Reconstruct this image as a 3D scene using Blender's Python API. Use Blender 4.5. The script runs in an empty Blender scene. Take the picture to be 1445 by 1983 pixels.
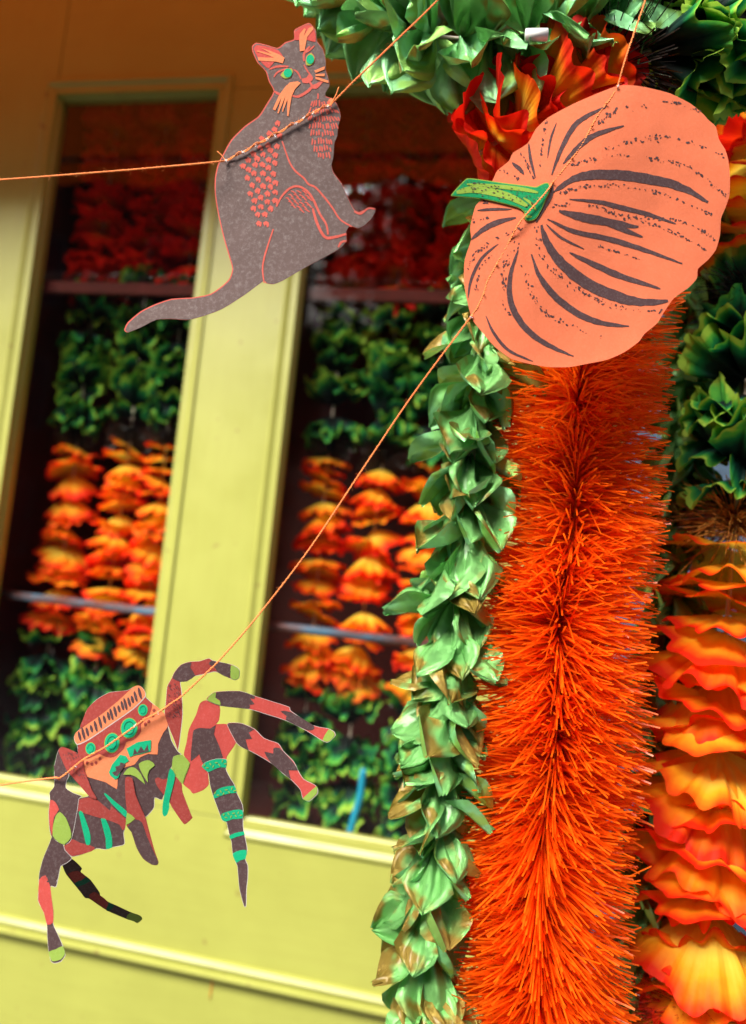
import bpy, bmesh, math, random
import numpy as np
from mathutils import Vector, Matrix

random.seed(7)
RNG = np.random.default_rng(11)
R = math.radians
sc = bpy.context.scene
col = sc.collection

# ------------------------------------------------------------------ camera
W0, H0, F0 = 1445.0, 1983.0, 1474.0            # photograph size and focal length in pixels
CAM = Vector((0.0, -1.45, 1.30))
PITCH, ROLL, YAW = R(4.66), R(5.743), R(-11.49)
fw = Vector((math.sin(YAW)*math.cos(PITCH), math.cos(YAW)*math.cos(PITCH), math.sin(PITCH)))
rt0 = Vector((math.cos(YAW), -math.sin(YAW), 0.0))
up0 = rt0.cross(fw)
rt = math.cos(ROLL)*rt0 + math.sin(ROLL)*up0
up = -math.sin(ROLL)*rt0 + math.cos(ROLL)*up0
cam_d = bpy.data.cameras.new('camera')
cam = bpy.data.objects.new('camera', cam_d)
col.objects.link(cam)
cam.matrix_world = Matrix(((rt.x, up.x, -fw.x, CAM.x), (rt.y, up.y, -fw.y, CAM.y),
                           (rt.z, up.z, -fw.z, CAM.z), (0, 0, 0, 1)))
cam_d.sensor_fit = 'VERTICAL'
cam_d.sensor_height = 36.0
cam_d.lens = F0/H0*36.0
cam_d.clip_start = 0.02
cam_d.clip_end = 500.0
cam_d.dof.use_dof = True
cam_d.dof.focus_distance = 0.585
cam_d.dof.aperture_fstop = 3.5
sc.camera = cam
sc.render.resolution_x, sc.render.resolution_y = 746, 1024

# ------------------------------------------------------------------ sky, sun, exposure
SUN_EL, SUN_AZ = R(39.0), R(-27.0)               # azimuth: from the camera side, to the left
sun_from = Vector((math.sin(SUN_AZ)*math.cos(SUN_EL), -math.cos(SUN_AZ)*math.cos(SUN_EL), math.sin(SUN_EL)))
wd = bpy.data.worlds.new('World')
sc.world = wd
wd.use_nodes = True
wn = wd.node_tree
sky = wn.nodes.new('ShaderNodeTexSky')
sky.sky_type = 'NISHITA'
sky.sun_disc = False
sky.sun_elevation = SUN_EL
sky.sun_rotation = math.atan2(sun_from.x, sun_from.y)
sky.dust_density = 3.0
sky.air_density = 1.0
bg = wn.nodes['Background']
bg.inputs[1].default_value = 0.05
wn.links.new(sky.outputs[0], bg.inputs[0])
sun_d = bpy.data.lights.new('sun', 'SUN')
sun_d.energy = 4.8
sun_d.angle = R(31.0)
sun_d.color = (1.0, 0.95, 0.87)
sun = bpy.data.objects.new('sun', sun_d)
col.objects.link(sun)
sun.rotation_euler = sun_from.to_track_quat('Z', 'Y').to_euler()
sun.location = (0, -3, 6)
sc.view_settings.view_transform = 'Standard'
sc.view_settings.look = 'None'
sc.view_settings.exposure = 1.45
sc.view_settings.gamma = 1.0
sc.view_settings.use_curve_mapping = False
sc.cycles.use_denoising = True
sc.cycles.max_bounces = 7
sc.cycles.transparent_max_bounces = 12
sc.cycles.sample_clamp_indirect = 4.0
sc.cycles.caustics_reflective = False
sc.cycles.caustics_refractive = False


# ------------------------------------------------------------------ camera-matched points
def ray(px, py):
    return rt*((px - W0/2)/F0) + up*(-(py - H0/2)/F0) + fw

def P(px, py, depth):
    return CAM + ray(px, py)*depth

def on_y(px, py, y):
    d = ray(px, py)
    return CAM + d*((y - CAM.y)/d.y)

# ------------------------------------------------------------------ helpers
def lin(h, k=1.0):
    v = [int(h[i:i+2], 16)/255 for i in (0, 2, 4)]
    return tuple([k*(c/12.92 if c <= 0.04045 else ((c + 0.055)/1.055)**2.4) for c in v] + [1.0])

def mat(name):
    m = bpy.data.materials.new(name)
    m.use_nodes = True
    nt = m.node_tree
    b = nt.nodes['Principled BSDF']
    return m, nt, b

def N(nt, t, **kw):
    n = nt.nodes.new(t)
    for k, v in kw.items():
        setattr(n, k, v)
    return n

def noise(nt, scale, detail=4.0, rough=0.55, vec=None):
    n = N(nt, 'ShaderNodeTexNoise')
    n.inputs['Scale'].default_value = scale
    n.inputs['Detail'].default_value = detail
    n.inputs['Roughness'].default_value = rough
    if vec is None:
        tc = N(nt, 'ShaderNodeTexCoord')
        vec = tc.outputs['Object']
    nt.links.new(vec, n.inputs['Vector'])
    return n

def ramp(nt, src, stops):
    r = N(nt, 'ShaderNodeValToRGB')
    e = r.color_ramp.elements
    while len(e) < len(stops):
        e.new(0.5)
    for i, (p, c) in enumerate(stops):
        e[i].position = p
        e[i].color = c
    nt.links.new(src, r.inputs[0])
    return r

def mixc(nt, fac, a, b, mode='MIX'):
    m = N(nt, 'ShaderNodeMix', data_type='RGBA', blend_type=mode)
    for sock, v in ((m.inputs[0], fac), (m.inputs[6], a), (m.inputs[7], b)):
        if isinstance(v, (int, float)):
            sock.default_value = v
        elif isinstance(v, tuple):
            sock.default_value = v
        else:
            nt.links.new(v, sock)
    return m.outputs[2]

def bump(nt, b, h, strength, dist):
    n = N(nt, 'ShaderNodeBump')
    n.inputs['Strength'].default_value = strength
    n.inputs['Distance'].default_value = dist
    nt.links.new(h, n.inputs['Height'])
    nt.links.new(n.outputs[0], b.inputs['Normal'])

def empty(name, loc, label=None, cat=None, group=None):
    o = bpy.data.objects.new(name, None)
    o.empty_display_size = 0.05
    o.location = loc
    col.objects.link(o)
    if label:
        tag(o, label, cat, group)
    return o

def tag(o, label=None, cat=None, group=None, kind=None):
    if label: o['label'] = label
    if cat: o['category'] = cat
    if group: o['group'] = group
    if kind: o['kind'] = kind
    return o

def root_loc(p):
    v = Vector((0, 0, 0))
    while p is not None:
        v += p.location
        p = p.parent
    return v

def link(name, me, m, parent=None, smooth=False):
    o = bpy.data.objects.new(name, me)
    col.objects.link(o)
    if m is not None and not me.materials:
        me.materials.append(m)
    if smooth:
        me.polygons.foreach_set('use_smooth', [True]*len(me.polygons))
    if parent is not None:
        o.parent = parent
    return o

def mesh(name, verts, faces, m, parent=None, smooth=False):
    """verts in world coordinates"""
    off = root_loc(parent) if parent is not None else Vector((0, 0, 0))
    me = bpy.data.meshes.new(name)
    me.from_pydata([tuple(Vector(v) - off) for v in verts], [], faces)
    me.update()
    return link(name, me, m, parent, smooth)

def box(name, x0, x1, y0, y1, z0, z1, m, parent=None, bev=0.0):
    bm = bmesh.new()
    bmesh.ops.create_cube(bm, size=1.0)
    c = Vector(((x0+x1)/2, (y0+y1)/2, (z0+z1)/2))
    for v in bm.verts:
        v.co = Vector((v.co.x*(x1-x0), v.co.y*(y1-y0), v.co.z*(z1-z0)))
    if bev:
        bmesh.ops.bevel(bm, geom=bm.edges[:], offset=bev, segments=2, affect='EDGES', profile=0.6)
    off = root_loc(parent) if parent is not None else Vector((0, 0, 0))
    me = bpy.data.meshes.new(name)
    for v in bm.verts:
        v.co += c - off
    bm.to_mesh(me)
    bm.free()
    return link(name, me, m, parent)

def frames(pts):
    """parallel-transport frames along a polyline"""
    pts = [Vector(p) for p in pts]
    T = []
    for i in range(len(pts)):
        a, b = pts[max(i-1, 0)], pts[min(i+1, len(pts)-1)]
        T.append((b-a).normalized())
    n = T[0].orthogonal().normalized()
    out = []
    for i, t in enumerate(T):
        n = (n - t*n.dot(t)).normalized()
        out.append((pts[i], t, n, t.cross(n)))
    return out

def tube_geo(pts, rad, k=8):
    vs, fs = [], []
    fr = frames(pts)
    for i, (p, t, n, b) in enumerate(fr):
        r = rad(i/(len(fr)-1)) if callable(rad) else rad
        for j in range(k):
            a = 2*math.pi*j/k
            vs.append(p + n*(r*math.cos(a)) + b*(r*math.sin(a)))
    for i in range(len(fr)-1):
        for j in range(k):
            fs.append((i*k+j, i*k+(j+1) % k, (i+1)*k+(j+1) % k, (i+1)*k+j))
    fs.append(tuple(range(k))[::-1])
    fs.append(tuple((len(fr)-1)*k+j for j in range(k)))
    return vs, fs

def merge(geos):
    vs, fs = [], []
    for v, f in geos:
        o = len(vs)
        vs += v
        fs += [tuple(i+o for i in q) for q in f]
    return vs, fs

def smooth_line(pts, n=8):
    pts = [Vector(p) for p in pts]
    out = []
    m = len(pts)
    for i in range(m-1):
        p0, p1, p2, p3 = pts[max(i-1, 0)], pts[i], pts[i+1], pts[min(i+2, m-1)]
        for k in range(n):
            t = k/n
            out.append(0.5*((2*p1) + (p2-p0)*t + (2*p0-5*p1+4*p2-p3)*t*t + (3*p1-p0-3*p2+p3)*t**3))
    out.append(pts[-1])
    return out

def smooth_loop(pts, n=3):
    m = len(pts)
    pts = [Vector((p[0], p[1])) for p in pts]
    out = []
    for i in range(m):
        p0, p1, p2, p3 = pts[i-1], pts[i], pts[(i+1) % m], pts[(i+2) % m]
        for k in range(n):
            t = k/n
            q = 0.5*((2*p1) + (p2-p0)*t + (2*p0-5*p1+4*p2-p3)*t*t + (3*p1-p0-3*p2+p3)*t**3)
            lin_ = p1.lerp(p2, t)
            out.append(q.lerp(lin_, 0.35))
    return out

# ------------------------------------------------------------------ materials
def paper(name, hexc, fleck=0.25, k=0.66, fibre=520.0):
    m, nt, b = mat(name)
    base = lin(hexc, k)
    n1 = noise(nt, fibre, 6.0, 0.78)
    n2 = noise(nt, 45.0, 4.0, 0.6)
    hi = tuple([min(1, c*1.0 + 0.12*fleck*2.2) for c in base[:3]] + [1])
    lo = tuple([c*(1-0.42*fleck) for c in base[:3]] + [1])
    r1 = ramp(nt, n1.outputs[0], [(0.30, lo), (0.5, base), (0.70, hi)])
    r2 = ramp(nt, n2.outputs[0], [(0.3, (0.93, 0.93, 0.93, 1)), (0.7, (1.04, 1.04, 1.04, 1))])
    c = mixc(nt, 1.0, r1.outputs[0], r2.outputs[0], 'MULTIPLY')
    nt.links.new(c, b.inputs['Base Color'])
    b.inputs['Roughness'].default_value = 0.9
    b.inputs['Specular IOR Level'].default_value = 0.2
    n3 = noise(nt, 16.0, 2.0, 0.5)
    hh = N(nt, 'ShaderNodeMath', operation='MULTIPLY_ADD')
    nt.links.new(n3.outputs[0], hh.inputs[0]); hh.inputs[1].default_value = 9.0; nt.links.new(n1.outputs[0], hh.inputs[2])
    bump(nt, b, hh.outputs[0], 0.4, 0.0007)
    return m

M_PUMP = paper('pumpkin_paper', 'fd855c', 0.07, 0.66)
M_INK = paper('dark_print', '5c4345', 0.20)
M_CAT = paper('grey_paper', '75625f', 0.28, 0.64, 330.0)
M_CORAL = paper('coral_print', 'dd6558', 0.14)
M_LCORAL = paper('light_coral_print', 'ff9262', 0.10)
M_PLUM = paper('plum_paper', '5c4546', 0.20, 0.66, 420.0)
M_RED = paper('red_paper', 'b04841', 0.16)
M_BRED = paper('bright_red_paper', 'd8574f', 0.14)
M_TEAL = paper('teal_print', '10bd86', 0.08)
M_DTEAL = paper('dark_teal_print', '0a6a50', 0.10)
M_LIME = paper('lime_paper', 'a3c254', 0.10)
M_GREEN = paper('stem_green_print', '14a060', 0.12)
M_LGREEN = paper('stem_light_print', '9cc04a', 0.12)
M_WHITE = paper('white_paper_edge', 'e6dcd8', 0.05)

def paint(name, base, dirt, k2=0.0):
    m, nt, b = mat(name)
    tc = N(nt, 'ShaderNodeTexCoord')
    mp = N(nt, 'ShaderNodeMapping')
    mp.inputs['Scale'].default_value = (1.0, 1.0, 0.12) if k2 == 0 else (0.1, 1.0, 1.0)
    nt.links.new(tc.outputs['Object'], mp.inputs[0])
    grain = noise(nt, 55.0, 6.0, 0.6, mp.outputs[0])
    blot = noise(nt, 4.5, 6.0, 0.62)
    spots = noise(nt, 38.0, 2.0, 0.5)
    r1 = ramp(nt, blot.outputs[0], [(0.34, tuple([c*0.90 for c in base[:3]]+[1])), (0.62, base)])
    r2 = ramp(nt, spots.outputs[0], [(0.70, (0, 0, 0, 1)), (0.75, (1, 1, 1, 1))])
    c = mixc(nt, r2.outputs[0], r1.outputs[0], dirt)
    g2 = ramp(nt, grain.outputs[0], [(0.40, (0.975, 0.97, 0.96, 1)), (0.58, (1, 1, 1, 1))])
    c2 = mixc(nt, 1.0, c, g2.outputs[0], 'MULTIPLY')
    nt.links.new(c2, b.inputs['Base Color'])
    rr = ramp(nt, blot.outputs[0], [(0.3, (0.34, 0.34, 0.34, 1)), (0.7, (0.5, 0.5, 0.5, 1))])
    nt.links.new(rr.outputs[0], b.inputs['Roughness'])
    ph_ = N(nt, 'ShaderNodeMath', operation='MULTIPLY_ADD')
    dents = noise(nt, 9.0, 4.0, 0.6)
    nt.links.new(dents.outputs[0], ph_.inputs[0]); ph_.inputs[1].default_value = 1.6; nt.links.new(grain.outputs[0], ph_.inputs[2])
    bump(nt, b, ph_.outputs[0], 0.22, 0.0024)
    return m

YEL = (0.335, 0.350, 0.072, 1)
M_YEL = paint('yellow_paint', YEL, (0.24, 0.21, 0.05, 1))
M_YELH = paint('yellow_paint_level', YEL, (0.24, 0.21, 0.05, 1), 1)

def simple(name, c, rough=0.6, metal=0.0, var=0.2, scale=30.0, bmp=0.0):
    m, nt, b = mat(name)
    n1 = noise(nt, scale, 5.0)
    r1 = ramp(nt, n1.outputs[0], [(0.3, tuple([x*(1-var) for x in c[:3]]+[1])), (0.7, tuple([min(1, x*(1+var)) for x in c[:3]]+[1]))])
    nt.links.new(r1.outputs[0], b.inputs['Base Color'])
    b.inputs['Roughness'].default_value = rough
    b.inputs['Metallic'].default_value = metal
    if bmp:
        bump(nt, b, n1.outputs[0], 0.6, bmp)
    return m

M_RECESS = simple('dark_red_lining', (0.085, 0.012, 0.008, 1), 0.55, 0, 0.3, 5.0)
M_RAIL = simple('red_brown_wood', (0.07, 0.008, 0.005, 1), 0.95, 0, 0.3, 20.0)
M_BLUEWALL = simple('blue_grey_render', (0.035, 0.065, 0.105, 1), 0.85, 0, 0.15, 60.0, 0.003)
M_BLUETUBE = simple('blue_plastic', (0.01, 0.26, 0.42, 1), 0.35, 0, 0.1, 30.0)
M_WALL = simple('wall_render', (0.36, 0.33, 0.27, 1), 0.9, 0, 0.12, 20.0, 0.004)
M_PAVE = simple('paving_stone', (0.15, 0.145, 0.135, 1), 0.9, 0, 0.2, 12.0, 0.004)
M_ROAD = simple('asphalt', (0.05, 0.05, 0.052, 1), 0.9, 0, 0.25, 40.0, 0.004)
M_STEEL = simple('galvanised_steel', (0.35, 0.35, 0.36, 1), 0.45, 0.8, 0.2, 30.0)
M_BRICK = simple('brown_brick', (0.11, 0.065, 0.045, 1), 0.9, 0, 0.3, 3.0, 0.01)
M_DGLASS = simple('far_window_glass', (0.02, 0.022, 0.025, 1), 0.2, 0, 0.2, 2.0)
M_WFRAME = simple('far_window_frame', (0.30, 0.29, 0.27, 1), 0.6, 0, 0.1, 5.0)
M_BARK = simple('bark', (0.08, 0.06, 0.045, 1), 0.95, 0, 0.3, 8.0, 0.02)
M_TLEAF = simple('tree_leaf', (0.045, 0.075, 0.022, 1), 0.6, 0, 0.5, 1.2)

# worn metal push bar: bluish paint rubbed to rust
M_BAR, nt, b = mat('worn_bar')
tc = N(nt, 'ShaderNodeTexCoord'); mp = N(nt, 'ShaderNodeMapping'); mp.inputs['Scale'].default_value = (1.0, 3.0, 3.0)
nt.links.new(tc.outputs['Object'], mp.inputs[0])
n1 = noise(nt, 14.0, 5.0, 0.6, mp.outputs[0])
r1 = ramp(nt, n1.outputs[0], [(0.38, (0.20, 0.065, 0.05, 1)), (0.5, (0.15, 0.12, 0.14, 1)), (0.62, (0.10, 0.22, 0.34, 1))])
nt.links.new(r1.outputs[0], b.inputs['Base Color'])
b.inputs['Roughness'].default_value = 0.4
b.inputs['Metallic'].default_value = 0.35

# window glass: clear with a thin-sheet reflection
M_GLASS, nt, b = mat('window_glass')
nt.nodes.remove(b)
tr = N(nt, 'ShaderNodeBsdfTransparent'); tr.inputs[0].default_value = (0.93, 0.93, 0.91, 1)
gl = N(nt, 'ShaderNodeBsdfGlossy'); gl.inputs['Roughness'].default_value = 0.012
lw = N(nt, 'ShaderNodeLayerWeight'); lw.inputs[0].default_value = 0.5
pw = N(nt, 'ShaderNodeMath', operation='POWER'); nt.links.new(lw.outputs['Facing'], pw.inputs[0]); pw.inputs[1].default_value = 5.0
fr_ = N(nt, 'ShaderNodeMath', operation='MULTIPLY_ADD'); nt.links.new(pw.outputs[0], fr_.inputs[0]); fr_.inputs[1].default_value = 0.9; fr_.inputs[2].default_value = 0.05
mx = N(nt, 'ShaderNodeMixShader')
nt.links.new(fr_.outputs[0], mx.inputs[0]); nt.links.new(tr.outputs[0], mx.inputs[1]); nt.links.new(gl.outputs[0], mx.inputs[2])
nt.links.new(mx.outputs[0], nt.nodes['Material Output'].inputs[0])

def petal_mat(name, stops, trans=0.35, rough=0.65):
    """silk dyed from the middle outwards; the dye follows the cloth's own UV"""
    m, nt, b = mat(name)
    uv = N(nt, 'ShaderNodeUVMap')
    sep = N(nt, 'ShaderNodeSeparateXYZ')
    nt.links.new(uv.outputs[0], sep.inputs[0])
    oi = N(nt, 'ShaderNodeObjectInfo')
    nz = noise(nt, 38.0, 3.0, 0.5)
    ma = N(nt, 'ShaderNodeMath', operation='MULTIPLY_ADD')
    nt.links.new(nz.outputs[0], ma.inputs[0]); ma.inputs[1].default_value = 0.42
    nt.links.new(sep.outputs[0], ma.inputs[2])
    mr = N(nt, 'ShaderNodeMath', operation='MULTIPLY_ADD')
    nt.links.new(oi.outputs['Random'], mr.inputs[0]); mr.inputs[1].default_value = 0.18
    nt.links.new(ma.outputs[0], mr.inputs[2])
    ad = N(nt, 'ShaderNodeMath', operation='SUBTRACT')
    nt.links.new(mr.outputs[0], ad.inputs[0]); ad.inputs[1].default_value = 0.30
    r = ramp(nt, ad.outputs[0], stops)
    nt.links.new(r.outputs[0], b.inputs['Base Color'])
    b.inputs['Roughness'].default_value = rough
    b.inputs['Specular IOR Level'].default_value = 0.25
    wv = N(nt, 'ShaderNodeTexWave'); wv.inputs['Scale'].default_value = 1.0
    mpp = N(nt, 'ShaderNodeMapping'); mpp.inputs['Scale'].default_value = (0.0, 22.0, 0.0)
    mpp.inputs['Rotation'].default_value = (0, 0, R(90))
    nt.links.new(uv.outputs[0], mpp.inputs[0]); nt.links.new(mpp.outputs[0], wv.inputs['Vector'])
    vh = N(nt, 'ShaderNodeMath', operation='MULTIPLY_ADD')
    nt.links.new(wv.outputs['Fac'], vh.inputs[0]); vh.inputs[1].default_value = 0.10; nt.links.new(nz.outputs[0], vh.inputs[2])
    bump(nt, b, vh.outputs[0], 0.4, 0.004)
    tl = N(nt, 'ShaderNodeBsdfTranslucent')
    nt.links.new(r.outputs[0], tl.inputs[0])
    mx = N(nt, 'ShaderNodeMixShader'); mx.inputs[0].default_value = trans
    nt.links.new(b.outputs[0], mx.inputs[1]); nt.links.new(tl.outputs[0], mx.inputs[2])
    nt.links.new(mx.outputs[0], nt.nodes['Material Output'].inputs[0])
    return m

M_ORANGE = petal_mat('orange_yellow_petal', [(0.34, (0.93, 0.76, 0.09, 1)), (0.64, (0.98, 0.48, 0.015, 1)), (0.84, (0.96, 0.17, 0.005, 1)), (0.97, (0.88, 0.03, 0.004, 1))], 0.5)
M_REDP = petal_mat('red_petal', [(0.12, (0.90, 0.36, 0.03, 1)), (0.34, (0.88, 0.12, 0.008, 1)), (0.62, (0.80, 0.035, 0.005, 1)), (0.9, (0.68, 0.012, 0.004, 1))], 0.38)
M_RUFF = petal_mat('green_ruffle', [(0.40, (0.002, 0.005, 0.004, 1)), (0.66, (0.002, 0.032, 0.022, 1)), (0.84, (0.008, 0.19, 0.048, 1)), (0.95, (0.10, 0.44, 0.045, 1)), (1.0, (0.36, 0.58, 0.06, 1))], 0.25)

def satin(name, green, gold):
    m, nt, b = mat(name)
    geo = N(nt, 'ShaderNodeNewGeometry')
    oi = N(nt, 'ShaderNodeObjectInfo')
    nz = noise(nt, 42.0, 2.0, 0.5)
    ma = N(nt, 'ShaderNodeMath', operation='MULTIPLY_ADD')
    nt.links.new(oi.outputs['Random'], ma.inputs[0]); ma.inputs[1].default_value = 0.30
    n15 = N(nt, 'ShaderNodeMath', operation='MULTIPLY_ADD'); nt.links.new(nz.outputs[0], n15.inputs[0]); n15.inputs[1].default_value = 1.5; n15.inputs[2].default_value = -0.13
    nt.links.new(n15.outputs[0], ma.inputs[2])
    r = ramp(nt, ma.outputs[0], [(0.40, tuple([c*0.72 for c in green[:3]]+[1])), (0.64, green), (0.90, (green[0]*1.25, green[1]*1.2, green[2]*2.0, 1)), (1.0, (green[0]*1.4, green[1]*1.05, green[2]*0.8, 1))])
    r2 = ramp(nt, ma.outputs[0], [(0.55, tuple([c*0.6 for c in green[:3]]+[1])), (0.86, tuple([c*0.85 for c in green[:3]]+[1])), (1.0, (gold[0]*0.7, gold[1]*1.1, gold[2]*1.2, 1))])
    c = mixc(nt, geo.outputs['Backfacing'], r.outputs[0], r2.outputs[0])
    nt.links.new(c, b.inputs['Base Color'])
    b.inputs['Metallic'].default_value = 0.55
    b.inputs['Roughness'].default_value = 0.2
    b.inputs['Coat Weight'].default_value = 0.25
    b.inputs['Coat Roughness'].default_value = 0.18
    uv = N(nt, 'ShaderNodeUVMap')
    hs = []
    for rot in (0, 90):
        w = N(nt, 'ShaderNodeTexWave', wave_profile='SIN')
        w.inputs['Scale'].default_value = 17.0
        w.inputs['Distortion'].default_value = 0.4
        mp = N(nt, 'ShaderNodeMapping'); mp.inputs['Rotation'].default_value = (0, 0, R(rot))
        nt.links.new(uv.outputs[0], mp.inputs[0]); nt.links.new(mp.outputs[0], w.inputs[0])
        hs.append(w.outputs['Fac'])
    mm = N(nt, 'ShaderNodeMath', operation='MULTIPLY')
    nt.links.new(hs[0], mm.inputs[0]); nt.links.new(hs[1], mm.inputs[1])
    cr = noise(nt, 130.0, 2.0, 0.5)
    hm = N(nt, 'ShaderNodeMath', operation='MULTIPLY_ADD')
    nt.links.new(mm.outputs[0], hm.inputs[0]); hm.inputs[1].default_value = 0.12; nt.links.new(cr.outputs[0], hm.inputs[2])
    bump(nt, b, hm.outputs[0], 0.55, 0.0045)
    tl = N(nt, 'ShaderNodeBsdfTranslucent'); nt.links.new(c, tl.inputs[0])
    mx = N(nt, 'ShaderNodeMixShader'); mx.inputs[0].default_value = 0.10
    nt.links.new(b.outputs[0], mx.inputs[1]); nt.links.new(tl.outputs[0], mx.inputs[2])
    nt.links.new(mx.outputs[0], nt.nodes['Material Output'].inputs[0])
    return m

M_SATIN = satin('green_satin', (0.27, 0.70, 0.20, 1), (0.46, 0.20, 0.03, 1))

def bristle_mat(name, c, dark, trans=0.2, rough=0.32):
    m, nt, b = mat(name)
    n1 = noise(nt, 160.0, 2.0)
    r = ramp(nt, n1.outputs[0], [(0.36, dark), (0.58, c)])
    nt.links.new(r.outputs[0], b.inputs['Base Color'])
    b.inputs['Roughness'].default_value = rough
    tl = N(nt, 'ShaderNodeBsdfTranslucent'); nt.links.new(r.outputs[0], tl.inputs[0])
    mx = N(nt, 'ShaderNodeMixShader'); mx.inputs[0].default_value = trans
    nt.links.new(b.outputs[0], mx.inputs[1]); nt.links.new(tl.outputs[0], mx.inputs[2])
    nt.links.new(mx.outputs[0], nt.nodes['Material Output'].inputs[0])
    return m

M_TINSEL = bristle_mat('orange_tinsel', (1.0, 0.205, 0.007, 1), (1.0, 0.15, 0.005, 1), 0.55)
M_BLACKT = bristle_mat('black_tinsel', (0.035, 0.022, 0.018, 1), (0.012, 0.010, 0.010, 1), 0.05, 0.22)
M_RUSTT = bristle_mat('bronze_tinsel', (0.75, 0.33, 0.06, 1), (0.10, 0.03, 0.012, 1), 0.1, 0.25)
M_REDT = bristle_mat('red_tinsel', (0.75, 0.04, 0.015, 1), (0.12, 0.01, 0.01, 1), 0.1, 0.25)
M_CORD = simple('milky_tube', (0.62, 0.52, 0.42, 1), 0.35, 0, 0.08, 30.0)
M_TUBEW = simple('white_tube', (0.85, 0.85, 0.82, 1), 0.3, 0, 0.03, 30.0)
M_THREAD = simple('orange_thread', (0.98, 0.27, 0.075, 1), 0.85, 0, 0.18, 700.0)
M_FLUFF = simple('white_fluff', (0.80, 0.78, 0.80, 1), 0.9, 0, 0.05, 300.0)

# cloth of the added canopy: red-orange canvas that lets some light through
M_CANOPY, nt, b = mat('canopy_canvas')
n1 = noise(nt, 60.0, 4.0)
r1 = ramp(nt, n1.outputs[0], [(0.3, (0.46, 0.075, 0.008, 1)), (0.7, (0.54, 0.095, 0.010, 1))])
nt.links.new(r1.outputs[0], b.inputs['Base Color']); b.inputs['Roughness'].default_value = 0.85
tl = N(nt, 'ShaderNodeBsdfTranslucent'); nt.links.new(r1.outputs[0], tl.inputs[0])
mx = N(nt, 'ShaderNodeMixShader'); mx.inputs[0].default_value = 0.46
nt.links.new(b.outputs[0], mx.inputs[1]); nt.links.new(tl.outputs[0], mx.inputs[2])
nt.links.new(mx.outputs[0], nt.nodes['Material Output'].inputs[0])

# ================================================================== SETTING
g = box('pavement', -40, 40, -3.0, 0.5, -0.3, 0.0, M_PAVE); tag(g, kind='structure')
g = mesh('road', [(-60, -60, -0.12), (60, -60, -0.12), (60, -3.0, -0.12), (-60, -3.0, -0.12)], [(0, 1, 2, 3)], M_ROAD); tag(g, kind='structure')
g = mesh('ground', [(-250, -250, -0.32), (250, -250, -0.32), (250, 250, -0.32), (-250, 250, -0.32)], [(0, 1, 2, 3)], M_PAVE); tag(g, kind='structure')

# door geometry read off the matched camera (metres)
XL0, XL1 = -1.118, -0.725          # left pane
XR0, XR1 = -0.497, -0.100          # right pane
ZT, ZB = 1.30 + 1.006, 1.30 - 0.500   # glass top and bottom
ZM = 1.30 - 0.782                  # moulding under the rail
XD0, XD1 = -1.50, 0.16             # door edges
DT = 0.045                         # timber thickness

door = empty('shop_door', (-0.6, 0.0, 0.0), 'yellow painted wooden shop door with two tall glass panes behind the garlands', 'door')
GAP = 0.0013
# timbers
box('stile', XD0, XL0, 0, DT, 0.02, 2.75, M_YEL, door, 0.0015)
box('mullion', XL1, XR0, 0.0005, DT, ZB+GAP, ZT-GAP, M_YEL, door, 0.0015)
box('stile', XR1, XD1, 0, DT, 0.02, 2.75, M_YEL, door, 0.0015)
box('top_rail', XL0+GAP, XR1-GAP, 0.001, DT, ZT, 2.75, M_YELH, door, 0.0015)
box('bottom_rail', XL0+GAP, XR1-GAP, 0.001, DT, ZM+0.012, ZB, M_YELH, door, 0.0015)
box('lower_panel', XL0+GAP, XR1-GAP, 0.012, DT, 0.22, ZM+0.011, M_YELH, door)
box('foot_rail', XL0+GAP, XR1-GAP, 0.001, DT, 0.02, 0.219, M_YELH, door, 0.0015)

def prism(name, prof, x0, x1, axis, m, parent, origin, flip=1, mitre=0.0):
    """profile (a, y) swept along x or z; a measured outward from origin; mitre shortens the inner side"""
    vs = []
    for s, e in ((0, x0), (1, x1)):
        for a, y in prof:
            sh = (a*mitre) * (1 if s == 0 else -1)
            pos = e - sh
            vs.append((pos, y, origin + flip*a) if axis == 'x' else (origin + flip*a, y, pos))
    n = len(prof)
    fs = [(i, (i+1) % n, n+(i+1) % n, n+i) for i in range(n)] + [tuple(range(n))[::-1], tuple(range(n, 2*n))]
    o = mesh(name, vs, fs, m, parent)
    bm = bmesh.new(); bm.from_mesh(o.data); bmesh.ops.recalc_face_normals(bm, faces=bm.faces[:]); bm.to_mesh(o.data); bm.free()
    return o

def bead_prof(w):
    # outward from the glass edge: small step, slope, quirk
    return [(-0.004, 0.026), (-0.004, 0.018), (w*0.25, 0.010), (w*0.30, 0.0045), (w*0.72, -0.004), (w*0.82, -0.0055), (w, -0.0045), (w, 0.0035), (w*0.5, 0.02)]

for (xa, xb) in ((XL0, XL1), (XR0, XR1)):
    wl = 0.030
    prism('glazing_bead', bead_prof(wl), xa, xb, 'x', M_YELH, door, ZT, 1, 1.0)
    prism('glazing_bead', bead_prof(wl), xa, xb, 'x', M_YELH, door, ZB, -1, 1.0)
    prism('glazing_bead', bead_prof(wl), ZB, ZT, 'z', M_YEL, door, xa, -1, 1.0)
    prism('glazing_bead', bead_prof(wl), ZB, ZT, 'z', M_YEL, door, xb, 1, 1.0)
    pn = box('pane', xa-0.003, xb+0.003, 0.027, 0.0272, ZB-0.003, ZT+0.003, None, door)
    me = pn.data
    me.clear_geometry()
    off = root_loc(door)
    me.from_pydata([tuple(Vector(v)-off) for v in ((xa-0.004, 0.024, ZB-0.004), (xb+0.004, 0.024, ZB-0.004), (xb+0.004, 0.024, ZT+0.004), (xa-0.004, 0.024, ZT+0.004))], [], [(0, 1, 2, 3)])
    me.materials.append(M_GLASS)
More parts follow.
